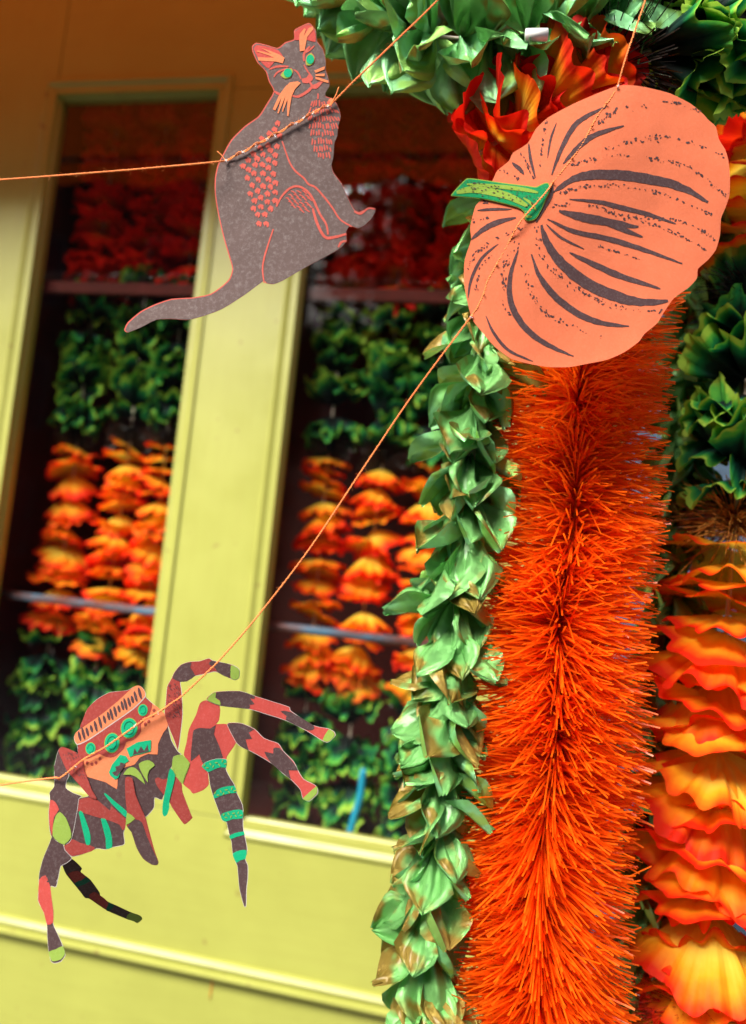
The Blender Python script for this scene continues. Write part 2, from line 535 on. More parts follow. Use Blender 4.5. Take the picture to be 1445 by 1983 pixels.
# moulding below the rail
mp_ = [(0.0, 0.012), (0.0, -0.010), (0.006, -0.0135), (0.012, -0.012), (0.014, -0.007), (0.024, -0.011), (0.032, -0.006), (0.034, 0.0), (0.034, 0.012)]
prism('moulding', [(a, y) for a, y in mp_], XD0+0.02, XD1-0.004, 'x', M_YELH, door, ZM-0.012, 1, 0.0)
# paint drip on the lower panel
dp = on_y(410, 1905, 0.0105)
v, f = tube_geo([dp + Vector((0, 0, 0.016)), dp + Vector((0.0006, 0, 0.004)), dp + Vector((0.0002, 0, -0.02)), dp + Vector((0, 0, -0.03))], lambda t: 0.0016*(1-0.6*t), 6)
mesh('paint_drip', v, f, simple('orange_drip', (0.75, 0.20, 0.02, 1), 0.4), door, True)

# walls round the door
w = box('wall_left', -6.0, XD0-0.01, -0.02, 0.25, 0, 3.6, M_WALL); tag(w, kind='structure')
w = box('wall_above', XD0-0.008, XD1+0.008, -0.01, 0.25, 2.76, 3.6, M_WALL); tag(w, kind='structure')
w = box('wall_right', XD1+0.01, 6.0, -0.03, 0.25, 0, 3.6, M_BLUEWALL); tag(w, kind='structure')
# lined recess behind the glass, open to the front
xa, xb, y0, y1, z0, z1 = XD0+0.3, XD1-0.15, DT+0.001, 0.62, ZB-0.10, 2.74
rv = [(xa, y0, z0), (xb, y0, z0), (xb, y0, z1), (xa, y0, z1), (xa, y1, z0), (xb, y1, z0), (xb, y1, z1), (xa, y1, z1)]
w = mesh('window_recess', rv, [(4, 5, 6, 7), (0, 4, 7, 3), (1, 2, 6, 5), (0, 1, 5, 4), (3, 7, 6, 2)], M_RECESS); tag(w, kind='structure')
# inner cross rail and push bar
zr = on_y(600, 571, 0.06).z
o = box('cross_rail', xa-0.003, xb+0.003, 0.048, 0.066, zr-0.013, zr+0.013, M_RAIL, None, 0.002)
tag(o, 'dark red wooden cross rail inside the glass below the red petals', 'rail')
ba, bb = on_y(0, 1157, 0.075), on_y(892, 1247, 0.075)
zb = (ba.z + bb.z)/2
v, f = tube_geo([(xa-0.003, 0.075, zb), (xb+0.003, 0.075, zb)], 0.0095, 14)
o = mesh('push_bar', v, f, M_BAR, None, True)
tag(o, 'worn blue and rust metal bar crossing behind both panes', 'bar')

# unseen canopy added to shade the upper door and tint it warm
aw = empty('added_canopy', (-0.6, 0, 2.6), 'unseen red orange canopy added to shade and tint the yellow door', 'added_canopy')
AX0, AX1, AY, AZ0, AZ1 = -3.2, 1.6, -0.67, 2.74, 2.575
nx = 28
vs, fs = [], []
for i in range(nx+1):
    x = AX0 + (AX1-AX0)*i/nx
    for j in range(5):
        t = j/4
        vs.append((x, -0.012 + t*AY, AZ0 + (AZ1-AZ0)*t - 0.015*math.sin(math.pi*t)*(0.6+0.4*math.sin(i*1.9))))
for i in range(nx):
    for j in range(4):
        a = i*5+j
        fs.append((a, a+1, a+6, a+5))
mesh('canvas', vs, fs, M_CANOPY, aw, True)
vs, fs = [], []
for i in range(nx*3+1):
    x = AX0 + (AX1-AX0)*i/(nx*3)
    zz = AZ1 - 0.06 - 0.03*abs(math.sin(i*math.pi/6))
    vs += [(x, AY-0.014, AZ1), (x, AY-0.016-0.004*math.sin(i*0.9), zz)]
for i in range(nx*3):
    fs.append((2*i, 2*i+1, 2*i+3, 2*i+2))
mesh('valance', vs, fs, M_CANOPY, aw, True)
v, f = tube_geo([(AX0, AY-0.004, AZ1-0.004), (AX1, AY-0.004, AZ1-0.004)], 0.011, 10); mesh('front_rod', v, f, M_STEEL, aw, True)
RAILY, RAILZ = -0.80, 2.22
for xx in (-2.6, 1.2):
    v, f = tube_geo([(xx, -0.02, AZ0-0.10), (xx, AY-0.004, AZ1-0.012)], 0.009, 8); mesh('arm', v, f, M_STEEL, aw, True)
    v, f = tube_geo(smooth_line([(xx, AY-0.004, AZ1-0.01), (xx, -0.79, 2.40), (xx, RAILY, RAILZ)], 6), 0.008, 8); mesh('rail_bracket', v, f, M_STEEL, aw, True)
v, f = tube_geo([(-2.7, RAILY, RAILZ), (1.3, RAILY, RAILZ)], 0.009, 10); mesh('hanging_rail', v, f, M_STEEL, aw, True)

# across the street: a tree and a brick terrace, seen only as reflections in the glass
for bx0, bx1, bh, fl, lab in ((-24.0, -6.0, 11.2, 3, 'tall brown brick terrace across the street reflected in the left pane'), (-5.9, 14.0, 6.4, 2, 'low brown brick terrace behind the tree across the street')):
    bd = empty('brick_building', ((bx0+bx1)/2, -15.0, -0.12), lab, 'building')
    box('wall', bx0, bx1, -17.0, -15.0, -0.13, bh, M_BRICK, bd)
    box('roof', bx0-0.05, bx1+0.04, -17.2, -14.8, bh, bh+0.3, M_BARK, bd)
    for i in range(int((bx1-bx0)/3.3)):
        for k in range(fl):
            x0 = bx0 + 1.2 + i*3.3
            wn_ = box('window', x0, x0+1.1, -15.0, -14.94, 0.9+k*3.1, 2.7+k*3.1, M_WFRAME, bd)
            box('glass', x0+0.07, x0+1.03, -14.945, -14.93, 0.97+k*3.1, 2.63+k*3.1, M_DGLASS, wn_)

def street_tree(x, y, h, r, n, label):
    t = empty('street_tree', (x, y, -0.12), label, 'tree', None)
    pts = smooth_line([(x, y, -0.14), (x+0.05, y, h*0.25), (x-0.05, y+0.05, h*0.5), (x, y, h*0.85)], 6)
    geos = [tube_geo(pts, lambda s: 0.22*(1-0.8*s), 8)]
    for k in range(9):
        a = k*2.4; z = h*(0.42+0.045*k)
        e = Vector((x+math.cos(a)*r*0.75, y+math.sin(a)*r*0.75, z+0.9))
        geos.append(tube_geo(smooth_line([(x, y, z-0.3), (x+math.cos(a)*r*0.3, y+math.sin(a)*r*0.3, z+0.2), e], 4), lambda s: 0.07*(1-0.8*s), 6))
    v, f = merge(geos); mesh('trunk', v, f, M_BARK, t, True)
    vs, fs = [], []
    cl = [(random.gauss(0, 1), random.gauss(0, 1), random.gauss(0, 1)) for _ in range(60)]
    for k in range(n):
        c = Vector(random.choice(cl)).normalized()*r*random.uniform(0.35, 1.0)
        c.z *= 0.8
        p = Vector((x, y, h*0.72)) + c + Vector((random.gauss(0, .28), random.gauss(0, .28), random.gauss(0, .2)))
        q = Matrix.Rotation(random.uniform(0, 6.28), 3, Vector((random.gauss(0, 1), random.gauss(0, 1), random.gauss(0, 1))).normalized())
        s = random.uniform(0.07, 0.13)
        o = len(vs)
        for u, w_ in ((-1.3, 0), (0, -0.7), (1.3, 0), (0, 0.7)):
            vs.append(p + q @ Vector((u*s, w_*s, 0.15*s*abs(u))))
        fs.append((o, o+1, o+2, o+3))
    cr = mesh('crown', vs, fs, M_TLEAF, t)
    return t
street_tree(-1.2, -9.0, 7.4, 2.3, 4500, 'broad leafy street tree reflected in the right window pane')

# ================================================================== GARLAND PIECES (shared meshes)
def disc_mesh(name, seed, r0, rad, lobes, lobe_cut, scal, scal_n, ruffle, cup, m, na=60, nr=6):
    rg = random.Random(seed)
    ph = [rg.uniform(0, 6.28) for _ in range(6)]
    lobe_up = [rg.uniform(-1, 1) for _ in range(lobes)]
    lobe_len = [rg.uniform(0.86, 1.08) for _ in range(lobes)]
    vs, fs, uvs = [], [], []
    for j in range(nr+1):
        t = j/nr
        for i in range(na):
            a = 2*math.pi*i/na
            la = a*lobes/(2*math.pi)
            k = int(la) % lobes; fr = la - int(la)
            edge = abs(2*fr-1)                       # 1 at the lobe border
            blend = 0.5+0.5*math.cos(math.pi*edge)
            L = lobe_len[k]
            shape = L*(1 - lobe_cut*edge**6) * (1 - scal*(1-abs(math.sin(a*scal_n*0.5+ph[0])))*t**3)
            r = r0 + (rad*shape - r0)*t
            z = cup*rad*(t**1.4) + ruffle*rad*t**1.6*(0.55*math.sin(a*lobes+ph[1]) + 0.35*math.sin(a*(lobes*2+1)+ph[2]) + 0.75*lobe_up[k]*blend)
            z += 0.045*rad*t*math.sin(a*(scal_n//2)+ph[3])
            vs.append((r*math.cos(a), r*math.sin(a), z))
            uvs.append((t, i/na))
    for j in range(nr):
        for i in range(na):
            fs.append((j*na+i, j*na+(i+1) % na, (j+1)*na+(i+1) % na, (j+1)*na+i))
    me = bpy.data.meshes.new(name)
    me.from_pydata(vs, [], fs)
    uvl = me.uv_layers.new(name='UVMap')
    for lp in me.loops:
        uvl.data[lp.index].uv = uvs[lp.vertex_index]
    me.materials.append(m)
    me.polygons.foreach_set('use_smooth', [True]*len(me.polygons))
    return me

PR = 0.062
BLOS = [disc_mesh('blossom', 10+i, 0.004, PR*(1+0.06*math.sin(i*2.1)), 5 + i % 2, 0.14, 0.07, 26, 0.13, c, M_ORANGE, 130, 7)
        for i, c in enumerate((-0.30, -0.10, 0.10, -0.46, -0.62, -0.20, -0.75, -0.05))]
REDB = [disc_mesh('red_blossom', 40+i, 0.004, PR*(1+0.05*math.sin(i*1.7)), 5 + i % 2, 0.22, 0.07, 26, 0.26, c, M_REDP, 110)
        for i, c in enumerate((-0.35, -0.15, -0.5, 0.1))]
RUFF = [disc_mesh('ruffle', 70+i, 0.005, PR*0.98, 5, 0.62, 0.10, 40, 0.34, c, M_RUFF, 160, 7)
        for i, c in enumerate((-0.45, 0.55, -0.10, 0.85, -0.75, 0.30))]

def bristle_geo(n, base_fn, rad, width, seg=2, tilt=0.25, droop=0.0, clump=0.0):
    """base_fn(k) gives (point, axis).  Returns numpy verts/faces of thin curved strips."""
    V = np.zeros((n*(seg+1)*2, 3)); Fc = np.zeros((n*seg, 4), dtype=np.int64)
    th = RNG.uniform(0, 2*np.pi, n)
    L = rad*RNG.normal(1.0, 0.055, n).clip(0.7, 1.12)
    if n > 5000:
        L = L*np.where(RNG.uniform(0, 1, n) < 0.35, RNG.uniform(0.6, 0.97, n), 1.0)
    tl = RNG.normal(0, tilt, n)
    tw = RNG.uniform(0, np.pi, n)
    for k in range(n):
        p, ax, s = base_fn(k, n)
        e1 = ax.orthogonal().normalized(); e2 = ax.cross(e1)
        a = th[k]
        rad_v = e1*math.cos(a) + e2*math.sin(a)
        tk = tl[k] + clump*math.sin(s*31 + 2.0*math.sin(a+s*7))
        d = (rad_v*math.cos(tk) + ax*math.sin(tk)).normalized()
        side = d.cross(ax)
        side = side.normalized() if side.length > 1e-4 else rad_v.cross(d).normalized()
        nrm = d.cross(side)
        wv = (side*math.cos(tw[k]) + nrm*math.sin(tw[k]))*(width*0.5)
        bend = nrm*(L[k]*random.gauss(0, 0.24 if random.random() < 0.13 else 0.06)) + Vector((0, 0, -droop*L[k]))
        for j in range(seg+1):
            t = j/seg
            q = p + d*(L[k]*t) + bend*(t*t)
            ww = wv*(1.0 - 0.25*t)
            o = (k*(seg+1)+j)*2
            V[o] = q - ww; V[o+1] = q + ww
        for j in range(seg):
            o = (k*(seg+1)+j)*2
            Fc[k*seg+j] = (o, o+1, o+3, o+2)
    return V, Fc

def np_mesh(name, V, Fc, m):
    me = bpy.data.meshes.new(name)
    me.vertices.add(len(V)); me.vertices.foreach_set('co', V.astype(np.float32).ravel())
    me.loops.add(Fc.size); me.loops.foreach_set('vertex_index', Fc.astype(np.int32).ravel())
    me.polygons.add(len(Fc)); me.polygons.foreach_set('loop_start', np.arange(0, Fc.size, 4, dtype=np.int32))
    me.materials.append(m)
    me.update(calc_edges=True)
    me.validate()
    return me

ZAX = Vector((0, 0, 1))
def tuft_mesh(name, m, n=420, rad=0.043):
    V, Fc = bristle_geo(n, lambda k, nn: (Vector((0, 0, random.uniform(-0.012, 0.012))), ZAX, 0.0), rad, 0.0009, 2, 0.35, 0.05)
    return np_mesh(name, V, Fc, m)
TUFT = [tuft_mesh('tinsel_tuft', M_BLACKT), tuft_mesh('bronze_tuft', M_RUSTT, 420, 0.045), tuft_mesh('red_tuft', M_REDT, 500, 0.05)]

def put(name, me, parent, M):
    o = bpy.data.objects.new(name, me)
    col.objects.link(o)
    o.parent = parent
    o.matrix_local = Matrix.Translation(-root_loc(parent)) @ M
    return o

def basis(p, x, y, z, s=1.0):
    return Matrix(((x.x*s, y.x*s, z.x*s, p.x), (x.y*s, y.y*s, z.y*s, p.y), (x.z*s, y.z*s, z.z*s, p.z), (0, 0, 0, 1)))

def disc_at(p, ax, s=1.0, tilt=0.16):
    x = ax.orthogonal().normalized()
    a = random.uniform(0, 6.28)
    y = ax.cross(x)
    xx = x*math.cos(a)+y*math.sin(a); yy = ax.cross(xx)
    M = basis(p, xx, yy, ax, s)
    q = Matrix.Rotation(random.gauss(0, tilt), 4, 'X') @ Matrix.Rotation(random.gauss(0, tilt), 4, 'Y')
    return M @ q

def lei(name_, label, path, sections, group=None, top=None, tail=0.0):
    """path: function s(metres)->(point, axis up).  sections: list of (kind, s0, s1, spacing, scale)"""
    p0, _ = path(0.0)
    smax = max(s[2] for s in sections)
    base = path(smax)[0]
    t = empty('flower_lei', base, label, 'garland', group)
    cpts = [path(s)[0] for s in np.linspace(0, smax+tail, 24)]
    if top is not None:
        cpts = [Vector(top)] + cpts
    v, f = tube_geo(cpts, 0.0022, 6)
    mesh('cord', v, f, M_CORD, t, True)
    for kind, s0, s1, sp, scl in sections:
        s = s0
        while s < s1:
            p, ax = path(s)
            if kind == 'o':
                put('blossom', random.choice(BLOS), t, disc_at(p, ax, scl*random.uniform(0.84, 1.08), 0.2))
            elif kind == 'r':
                put('blossom', random.choice(REDB), t, disc_at(p, ax, scl*random.uniform(0.94, 1.06), 0.3))
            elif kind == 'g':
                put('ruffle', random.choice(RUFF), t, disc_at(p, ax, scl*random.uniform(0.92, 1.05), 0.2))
            elif kind in 'kbe':
                put('tinsel_tuft', TUFT['kbe'.index(kind)], t, disc_at(p, ax, scl*1.15, 0.1))
            elif kind == 't':
                a = path(s)[0]; b_ = path(s+sp*0.8)[0]
                vv, ff = tube_geo([a, b_], 0.0042, 8); mesh('tube_bead', vv, ff, M_CORD, t, True)
            s += sp*random.uniform(0.85, 1.15)
    return t

# ---- leis behind the glass
YW = 0.155
def zrow(px, row, y=YW):
    return on_y(px, row, y).z
strands = [(128, 0.00, 'far left strand'), (229, 0.01, ''), (308, -0.01, ''), (628, 0.0, ''), (726, 0.01, ''), (830, 0.0, '')]
where = ['against the dark red side of the left pane', 'in the middle of the left pane', 'beside the mullion in the left pane',
         'beside the mullion in the right pane', 'in the middle of the right pane', 'in the right pane next to the leaf garland']
rows = [(565, 850, 1222, 1500), (560, 845, 1250, 1500), (560, 850, 1290, 1510), (600, 868, 1325, 1585), (600, 890, 1330, 1590), (600, 885, 1345, 1600)]
for (px, dy, _), wh, rw in zip(strands, where, rows):
    top_c = on_y(px, 1000, YW+dy)
    ztop = 2.55
    y_ = YW + dy
    def path(s, x=top_c.x, y=y_, zt=ztop, q=px):
        return Vector((x + 0.006*math.sin(s*5+q), y + 0.004*math.sin(s*7+q*2), zt - s)), ZAX
    zz = [ztop - zrow(px - 0.12*(r_-1000), r_, y_) for r_ in rw]
    sec = [('r', 0.05, zz[0]-0.02, 0.026, 1.18), ('k', zz[0]-0.006, zz[0]+0.004, 0.05, 1.1), ('g', zz[0]+0.02, zz[1]-0.02, 0.026, 1.04),
           ('k', zz[1]-0.004, zz[1]+0.004, 0.05, 1.1), ('o', zz[1]+0.022, zz[2]-0.02, 0.024, 0.98), ('k', zz[2]+0.002, zz[2]+0.012, 0.05, 1.05),
           ('g', zz[2]+0.03, zz[3]-0.01, 0.025, 1.04), ('k', zz[3]+0.006, zz[3]+0.016, 0.05, 1.0), ('o', zz[3]+0.03, zz[3]+0.16, 0.032, 1.06)]
    lei('flower_lei', 'banded flower lei behind glass ' + wh, path, sec, 'flower leis behind the glass', (top_c.x, y_, 2.74))

# blue hook in the right pane
hp = [on_y(706, 1492, 0.06), on_y(703, 1500, 0.058), on_y(697, 1545, 0.06), on_y(684, 1590, 0.062), on_y(672, 1640, 0.062), on_y(668, 1700, 0.062)]
v, f = tube_geo(smooth_line(hp, 6), lambda s: 0.0072 if s > 0.06 else 0.0045+s*0.045, 10)
o = mesh('plastic_tube', v, f, M_BLUETUBE, None, True)
tag(o, 'bent blue plastic tube sticking up behind the right pane', 'tube')

# ---- leis in front, right-hand side
DL = 0.75
pA = P(1420, 1100, DL)
def path_right(s):
    return Vector((pA.x + 0.004*math.sin(s*6), pA.y + 0.004*math.cos(s*5), 2.0 - s)), ZAX
def s_row(row, px=1410):
    d = ray(px, row); k = (pA - CAM).dot(Vector((fw.x, fw.y, 0)).normalized())
    hd = Vector((d.x, d.y, 0)).dot(Vector((fw.x, fw.y, 0)).normalized())
    return 2.0 - (CAM.z + d.z*k/hd)
sec = [('r', s_row(-60, 1480), s_row(270, 1470), 0.030, 1.0), ('o', s_row(280, 1470), s_row(520, 1460), 0.026, 1.08), ('k', s_row(575, 1450), s_row(580, 1450), 0.05, 1.15),
       ('g', s_row(625, 1450), s_row(960, 1430), 0.0150, 1.04), ('b', s_row(1012, 1430), s_row(1016, 1430), 0.05, 1.12),
       ('o', s_row(1065, 1420), s_row(1990, 1365), 0.0155, 1.12)]
lr = lei('flower_lei', 'long orange and green flower lei hanging free right of the orange tinsel', path_right, sec, None, (pA.x, pA.y, RAILZ))
for row in (1262, 1330, 1424, 1671, 1806):
    s = s_row(row, 1400)
    a, b_ = path_right(s)[0], path_right(s+0.022)[0]
    vv, ff = tube_geo([a, b_], 0.0046, 8)
    mesh('tube_bead', vv, ff, M_CORD, lr, True)
put('tinsel_tuft', TUFT[2], lr, disc_at(P(1330, 1960, 0.72), ZAX, 1.0, 0.1))

# ---- lei looped along the top, behind the pumpkin
top_pts = smooth_line([P(925, 300, 0.665), P(985, 260, 0.645), P(1070, 210, 0.645), P(1160, 145, 0.655), P(1270, 95, 0.655), P(1380, 95, 0.655), P(1500, 60, 0.66), P(1600, -60, 0.67)], 10)
cum = [0.0]
for a, b_ in zip(top_pts, top_pts[1:]):
    cum.append(cum[-1] + (b_-a).length)
def path_top(s):
    s = min(max(s, 0), cum[-1]-1e-4)
    i = max(k for k in range(len(cum)) if cum[k] <= s)
    i = min(i, len(top_pts)-2)
    t = (s-cum[i])/(cum[i+1]-cum[i])
    return top_pts[i].lerp(top_pts[i+1], t), (top_pts[i]-top_pts[i+1]).normalized()
def s_near(px):
    best = min(range(len(top_pts)), key=lambda i: abs(W0/2 + F0*(top_pts[i]-CAM).dot(rt)/(top_pts[i]-CAM).dot(fw) - px))
    return cum[best]
sec = [('r', 0.0, s_near(1150), 0.016, 0.86), ('o', s_near(960), s_near(1150), 0.022, 0.88), ('k', s_near(1195), s_near(1195)+0.004, 0.05, 1.15), ('g', s_near(1262), cum[-1], 0.020, 1.02)]
e_ = top_pts[0]
lt = lei('flower_lei', 'red and green flower lei looped behind the paper pumpkin and leaf swag', path_top, sec, None, None)
v, f = tube_geo(smooth_line([top_pts[-1], top_pts[-1]+Vector((0.05, 0.02, 0.1)), (top_pts[-1].x+0.08, RAILY, RAILZ)], 5), 0.0022, 6); mesh('cord', v, f, M_CORD, lt, True)
v, f = tube_geo(smooth_line([top_pts[0], top_pts[0]+Vector((-0.02, 0.0, 0.1)), (top_pts[0].x-0.01, RAILY, RAILZ)], 5), 0.0022, 6); mesh('cord', v, f, M_CORD, lt, True)

# ---- satin leaves
def leaf_mesh(seed):
    rg = random.Random(seed)
    nu, nv = 9, 12
    L, Wd = rg.uniform(0.040, 0.047), rg.uniform(0.0155, 0.0195)
    cupc = rg.uniform(-0.15, 0.55); bend = rg.uniform(-0.1, 0.45); fold = rg.uniform(0.0022, 0.0045); ph = rg.uniform(0, 6.28)
    tw = rg.uniform(-0.5, 0.5); f2 = rg.choice((1.2, 1.8, 2.4)); skew = rg.uniform(-0.15, 0.15)
    wmax = rg.uniform(0.56, 0.72)
    vs, fs, uvs = [], [], []
    for i in range(nu+1):
        u = i/nu
        w_ = Wd*((u/wmax)**0.75 if u < wmax else (1-((u-wmax)/(1-wmax))**1.35)**0.9) + 0.0006
        for j in range(nv+1):
            v_ = -1 + 2*j/nv
            y = v_*w_ + skew*L*u*u*0.4
            x = L*u - 0.10*w_*abs(v_) + 0.0009*math.sin(j*2.3+ph*3)*u
            z = cupc*w_*(v_*v_) - bend*L*u*u*0.6 + fold*(2/math.pi)*math.asin(0.985*math.sin(f2*math.pi*v_+ph))*1.4*(0.25+0.75*math.sin(math.pi*min(u*1.05, 1))**0.6) + 0.0020*math.sin(u*5+v_*3+ph) + 0.0016*abs(math.sin(v_*4.2+ph*2))*u
            ang = tw*u
            y, z = y*math.cos(ang)-z*math.sin(ang), y*math.sin(ang)+z*math.cos(ang)
            vs.append((x, y, z)); uvs.append((u*2.2, v_*1.0))
    for i in range(nu):
        for j in range(nv):
            a = i*(nv+1)+j
            fs.append((a, a+1, a+nv+2, a+nv+1))
    me = bpy.data.meshes.new('leaf')
    me.from_pydata(vs, [], fs)
    uvl = me.uv_layers.new(name='UVMap')
    for lp in me.loops:
        uvl.data[lp.index].uv = uvs[lp.vertex_index]
    me.materials.append(M_SATIN)
    me.polygons.foreach_set('use_smooth', [True]*len(me.polygons))
    return me
LEAF = [leaf_mesh(200+i) for i in range(18)]

def leaf_garland(label, pts, spacing, nleaf, scale, down, tops=(), tubes=(), group=None, roll=0.0):
    pts = [Vector(p) for p in pts]
    t = empty('leaf_garland', pts[-1], label, 'garland', group)
    v, f = tube_geo(pts, 0.0016, 6); mesh('cord', v, f, M_CORD, t, True)
    for tp in tops:
        v, f = tube_geo(tp, 0.0014, 6); mesh('hanging_cord', v, f, M_CORD, t, True)
    fr = frames(pts)
    cm = [0.0]
    for a, b_ in zip(pts, pts[1:]):
        cm.append(cm[-1]+(b_-a).length)
    s, k = 0.004, 0
    while s < cm[-1]:
        i = min(max(q for q in range(len(cm)) if cm[q] <= s), len(pts)-2)
        lt_ = (s-cm[i])/(cm[i+1]-cm[i])
        p = pts[i].lerp(pts[i+1], lt_)
        T = fr[i][1]; e1 = fr[i][2]; e2 = fr[i][3]
        for q in range(nleaf):
            a = 2*math.pi*(q + 0.5*(k % 2))/nleaf + random.gauss(0, 0.22)
            rad = e1*math.cos(a) + e2*math.sin(a)
            tl = random.gauss(down, 0.28)
            ax = (rad*math.cos(tl) + T*math.sin(tl) + Vector((0, 0, -0.12))).normalized()
            nn = (-T*math.cos(tl) + rad*math.sin(tl))
            nn = (nn - ax*nn.dot(ax)).normalized()
            yy = nn.cross(ax)
            M = basis(p + rad*0.0015, ax, yy, nn, scale*random.uniform(0.82, 1.12)) @ Matrix.Rotation(random.gauss(roll, 0.35 if not roll else 0.6), 4, 'X')
            put('leaf', random.choice(LEAF), t, M)
        s += spacing*random.uniform(0.8, 1.25)
        k += 1
    for (a, b_) in tubes:
        v, f = tube_geo([a, b_], 0.0046, 10); mesh('tube_bead', v, f, M_TUBEW, t, True)
    return t

# left-hand vertical leaf garland
def vline(px, row, depth, ztop, zbot, n=40, amp=0.003):
    c = P(px, row, depth)
    return [Vector((c.x + amp*math.sin(i*0.9), c.y + amp*math.cos(i*0.7), ztop + (zbot-ztop)*i/n)) for i in range(n+1)]
gl_pts = vline(880, 1240, 0.66, 1.66, 0.90)
z_of = lambda px, row, d: P(px, row, d).z
tb = []
for px, row in ((940, 680), (930, 770), (918, 880), (884, 1235), (822, 1725)):
    q = P(px, row, 0.645)
    c = P(880, 1240, 0.66)
    tb.append((Vector((c.x, c.y-0.002, q.z+0.012)), Vector((c.x, c.y-0.002, q.z-0.012))))
lg = leaf_garland('green satin leaf garland hanging straight down left of the orange tinsel', gl_pts, 0.0225, 6, 1.26, 0.72,
                  [[(gl_pts[0].x, gl_pts[0].y, RAILZ), gl_pts[0]]])
for a, b_ in tb:
    v, f = tube_geo([a, b_], 0.0044, 10); mesh('tube_bead', v, f, M_CORD, lg, True)
# swag along the top
sw = smooth_line([P(640, -120, 0.70), P(720, 0, 0.665), P(800, 55, 0.645), P(900, 75, 0.635), P(1040, 66, 0.63), P(1135, 45, 0.635), P(1195, 5, 0.645), P(1215, -90, 0.66)], 6)
wt = [(P(1018, 68, 0.588), P(1060, 67, 0.588))]
sg = leaf_garland('green satin leaf swag with a white tube looped across the top above the pumpkin', sw, 0.024, 9, 1.34, 0.12,
             [[sw[0], (sw[0].x, RAILY, RAILZ)], [sw[-1], (sw[-1].x, RAILY, RAILZ)]], wt, None, math.pi/2)
# shaded one behind the tinsel
gr_pts = vline(1290, 1240, 0.79, 1.80, 0.88)
leaf_garland('shaded leaf garland half hidden between the orange tinsel and flower lei', gr_pts, 0.023, 7, 1.25, 0.6,
             [[(gr_pts[0].x, gr_pts[0].y, RAILZ), gr_pts[0]]])

# ---- orange tinsel
tc_ = P(1083, 1300, 0.672)
TZ0, TZ1 = 1.62, 0.86
tin = empty('tinsel_garland', (tc_.x, tc_.y, TZ1), 'thick bright orange tinsel garland hanging below the paper pumpkin', 'garland')
v, f = tube_geo([(tc_.x, tc_.y, RAILZ), (tc_.x, tc_.y, TZ1)], 0.0028, 8); mesh('core_wire', v, f, M_TINSEL, tin, True)
def tb_fn(k, n):
    s = k/n
    return Vector((tc_.x + 0.003*math.sin(s*24), tc_.y + 0.003*math.cos(s*19), TZ0 + (TZ1-TZ0)*s)), Vector((0.03*math.sin(s*9), 0.03*math.cos(s*13), 1)).normalized(), s
V, Fc = bristle_geo(15000, tb_fn, 0.077, 0.0018, 2, 0.16, 0.04, 0.14)
V -= np.array([tc_.x, tc_.y, TZ1])
tm = np_mesh('bristles', V, Fc, M_TINSEL)
o = link('bristles', tm, None, tin); o['kind'] = 'stuff'

# ================================================================== PAPER CUT-OUTS
def Q(x0, y0, s):
    return lambda pts: [(x0 + a/s, y0 + b_/s) for a, b_ in pts]
qA, qB, qC, qD = Q(80, 1300, 4.8167), Q(80, 1470, 4.8167), Q(60, 1600, 6.0208), Q(300, 1260, 4.0139)
qE, qF, qG, qK, qM = Q(300, 1440, 6.01), Q(480, 30, 7.225), Q(400, 180, 4.25), Q(220, 20, 2.676), Q(860, 140, 2.470)

def tri2d(pts, cell=22.0):
    bm = bmesh.new()
    clean = []
    for p in pts:
        if not clean or (abs(p[0]-clean[-1][0]) + abs(p[1]-clean[-1][1])) > 0.05:
            clean.append(p)
    vs = [bm.verts.new((p[0], p[1], 0)) for p in clean]
    fc = bm.faces.new(vs)
    bm.normal_update()
    bmesh.ops.triangulate(bm, faces=[fc], ngon_method='EAR_CLIP')
    xs = [p[0] for p in clean]; ys = [p[1] for p in clean]
    x = math.ceil(min(xs)/cell)*cell
    while x < max(xs):
        bmesh.ops.bisect_plane(bm, geom=bm.verts[:]+bm.edges[:]+bm.faces[:], plane_co=(x, 0, 0), plane_no=(1, 0, 0), dist=1e-4); x += cell
    y = math.ceil(min(ys)/cell)*cell
    while y < max(ys):
        bmesh.ops.bisect_plane(bm, geom=bm.verts[:]+bm.edges[:]+bm.faces[:], plane_co=(0, y, 0), plane_no=(0, 1, 0), dist=1e-4); y += cell
    bm.normal_update()
    for fq in bm.faces:
        if fq.normal.z > 0:           # image y runs down: flip so that the sheet faces the camera
            fq.normal_flip()
    bm.verts.index_update()
    V2 = [(v_.co.x, v_.co.y) for v_ in bm.verts]
    F2 = [tuple(v_.index for v_ in fq.verts) for fq in bm.faces]
    E2 = []
    for ed in bm.edges:
        if len(ed.link_faces) == 1:
            lf = ed.link_faces[0]
            ids = [v_.index for v_ in lf.verts]
            a, b_ = ed.verts[0].index, ed.verts[1].index
            if ids[(ids.index(a)+1) % len(ids)] != b_:
                a, b_ = b_, a
            E2.append((a, b_))
    bm.free()
    return V2, F2, E2

def sheet(name, pts, dep, off, thick, m, parent, sm=3):
    if sm:
        pts = smooth_loop(pts, sm)
    V2, F2, E2 = tri2d([(p[0], p[1]) for p in pts])
    n = len(V2)
    vs = [P(x, y, dep(x, y) - off) for x, y in V2]
    fs = list(F2)
    if thick:
        vs += [P(x, y, dep(x, y) - off + thick) for x, y in V2]
        fs += [tuple(i+n for i in q)[::-1] for q in F2]
        fs += [(b_, a, a+n, b_+n) for a, b_ in E2]
    return mesh(name, vs, fs, m, parent)

def multi(name, polys, dep, off, m, parent, sm=0):
    geos = []
    for pts in polys:
        if sm:
            pts = smooth_loop(pts, sm)
        V2, F2, _ = tri2d([(p[0], p[1]) for p in pts])
        geos.append(([P(x, y, dep(x, y) - off) for x, y in V2], F2))
    v, f = merge(geos)
    o = mesh(name, v, f, m, parent)
    o['kind'] = 'stuff'
    return o

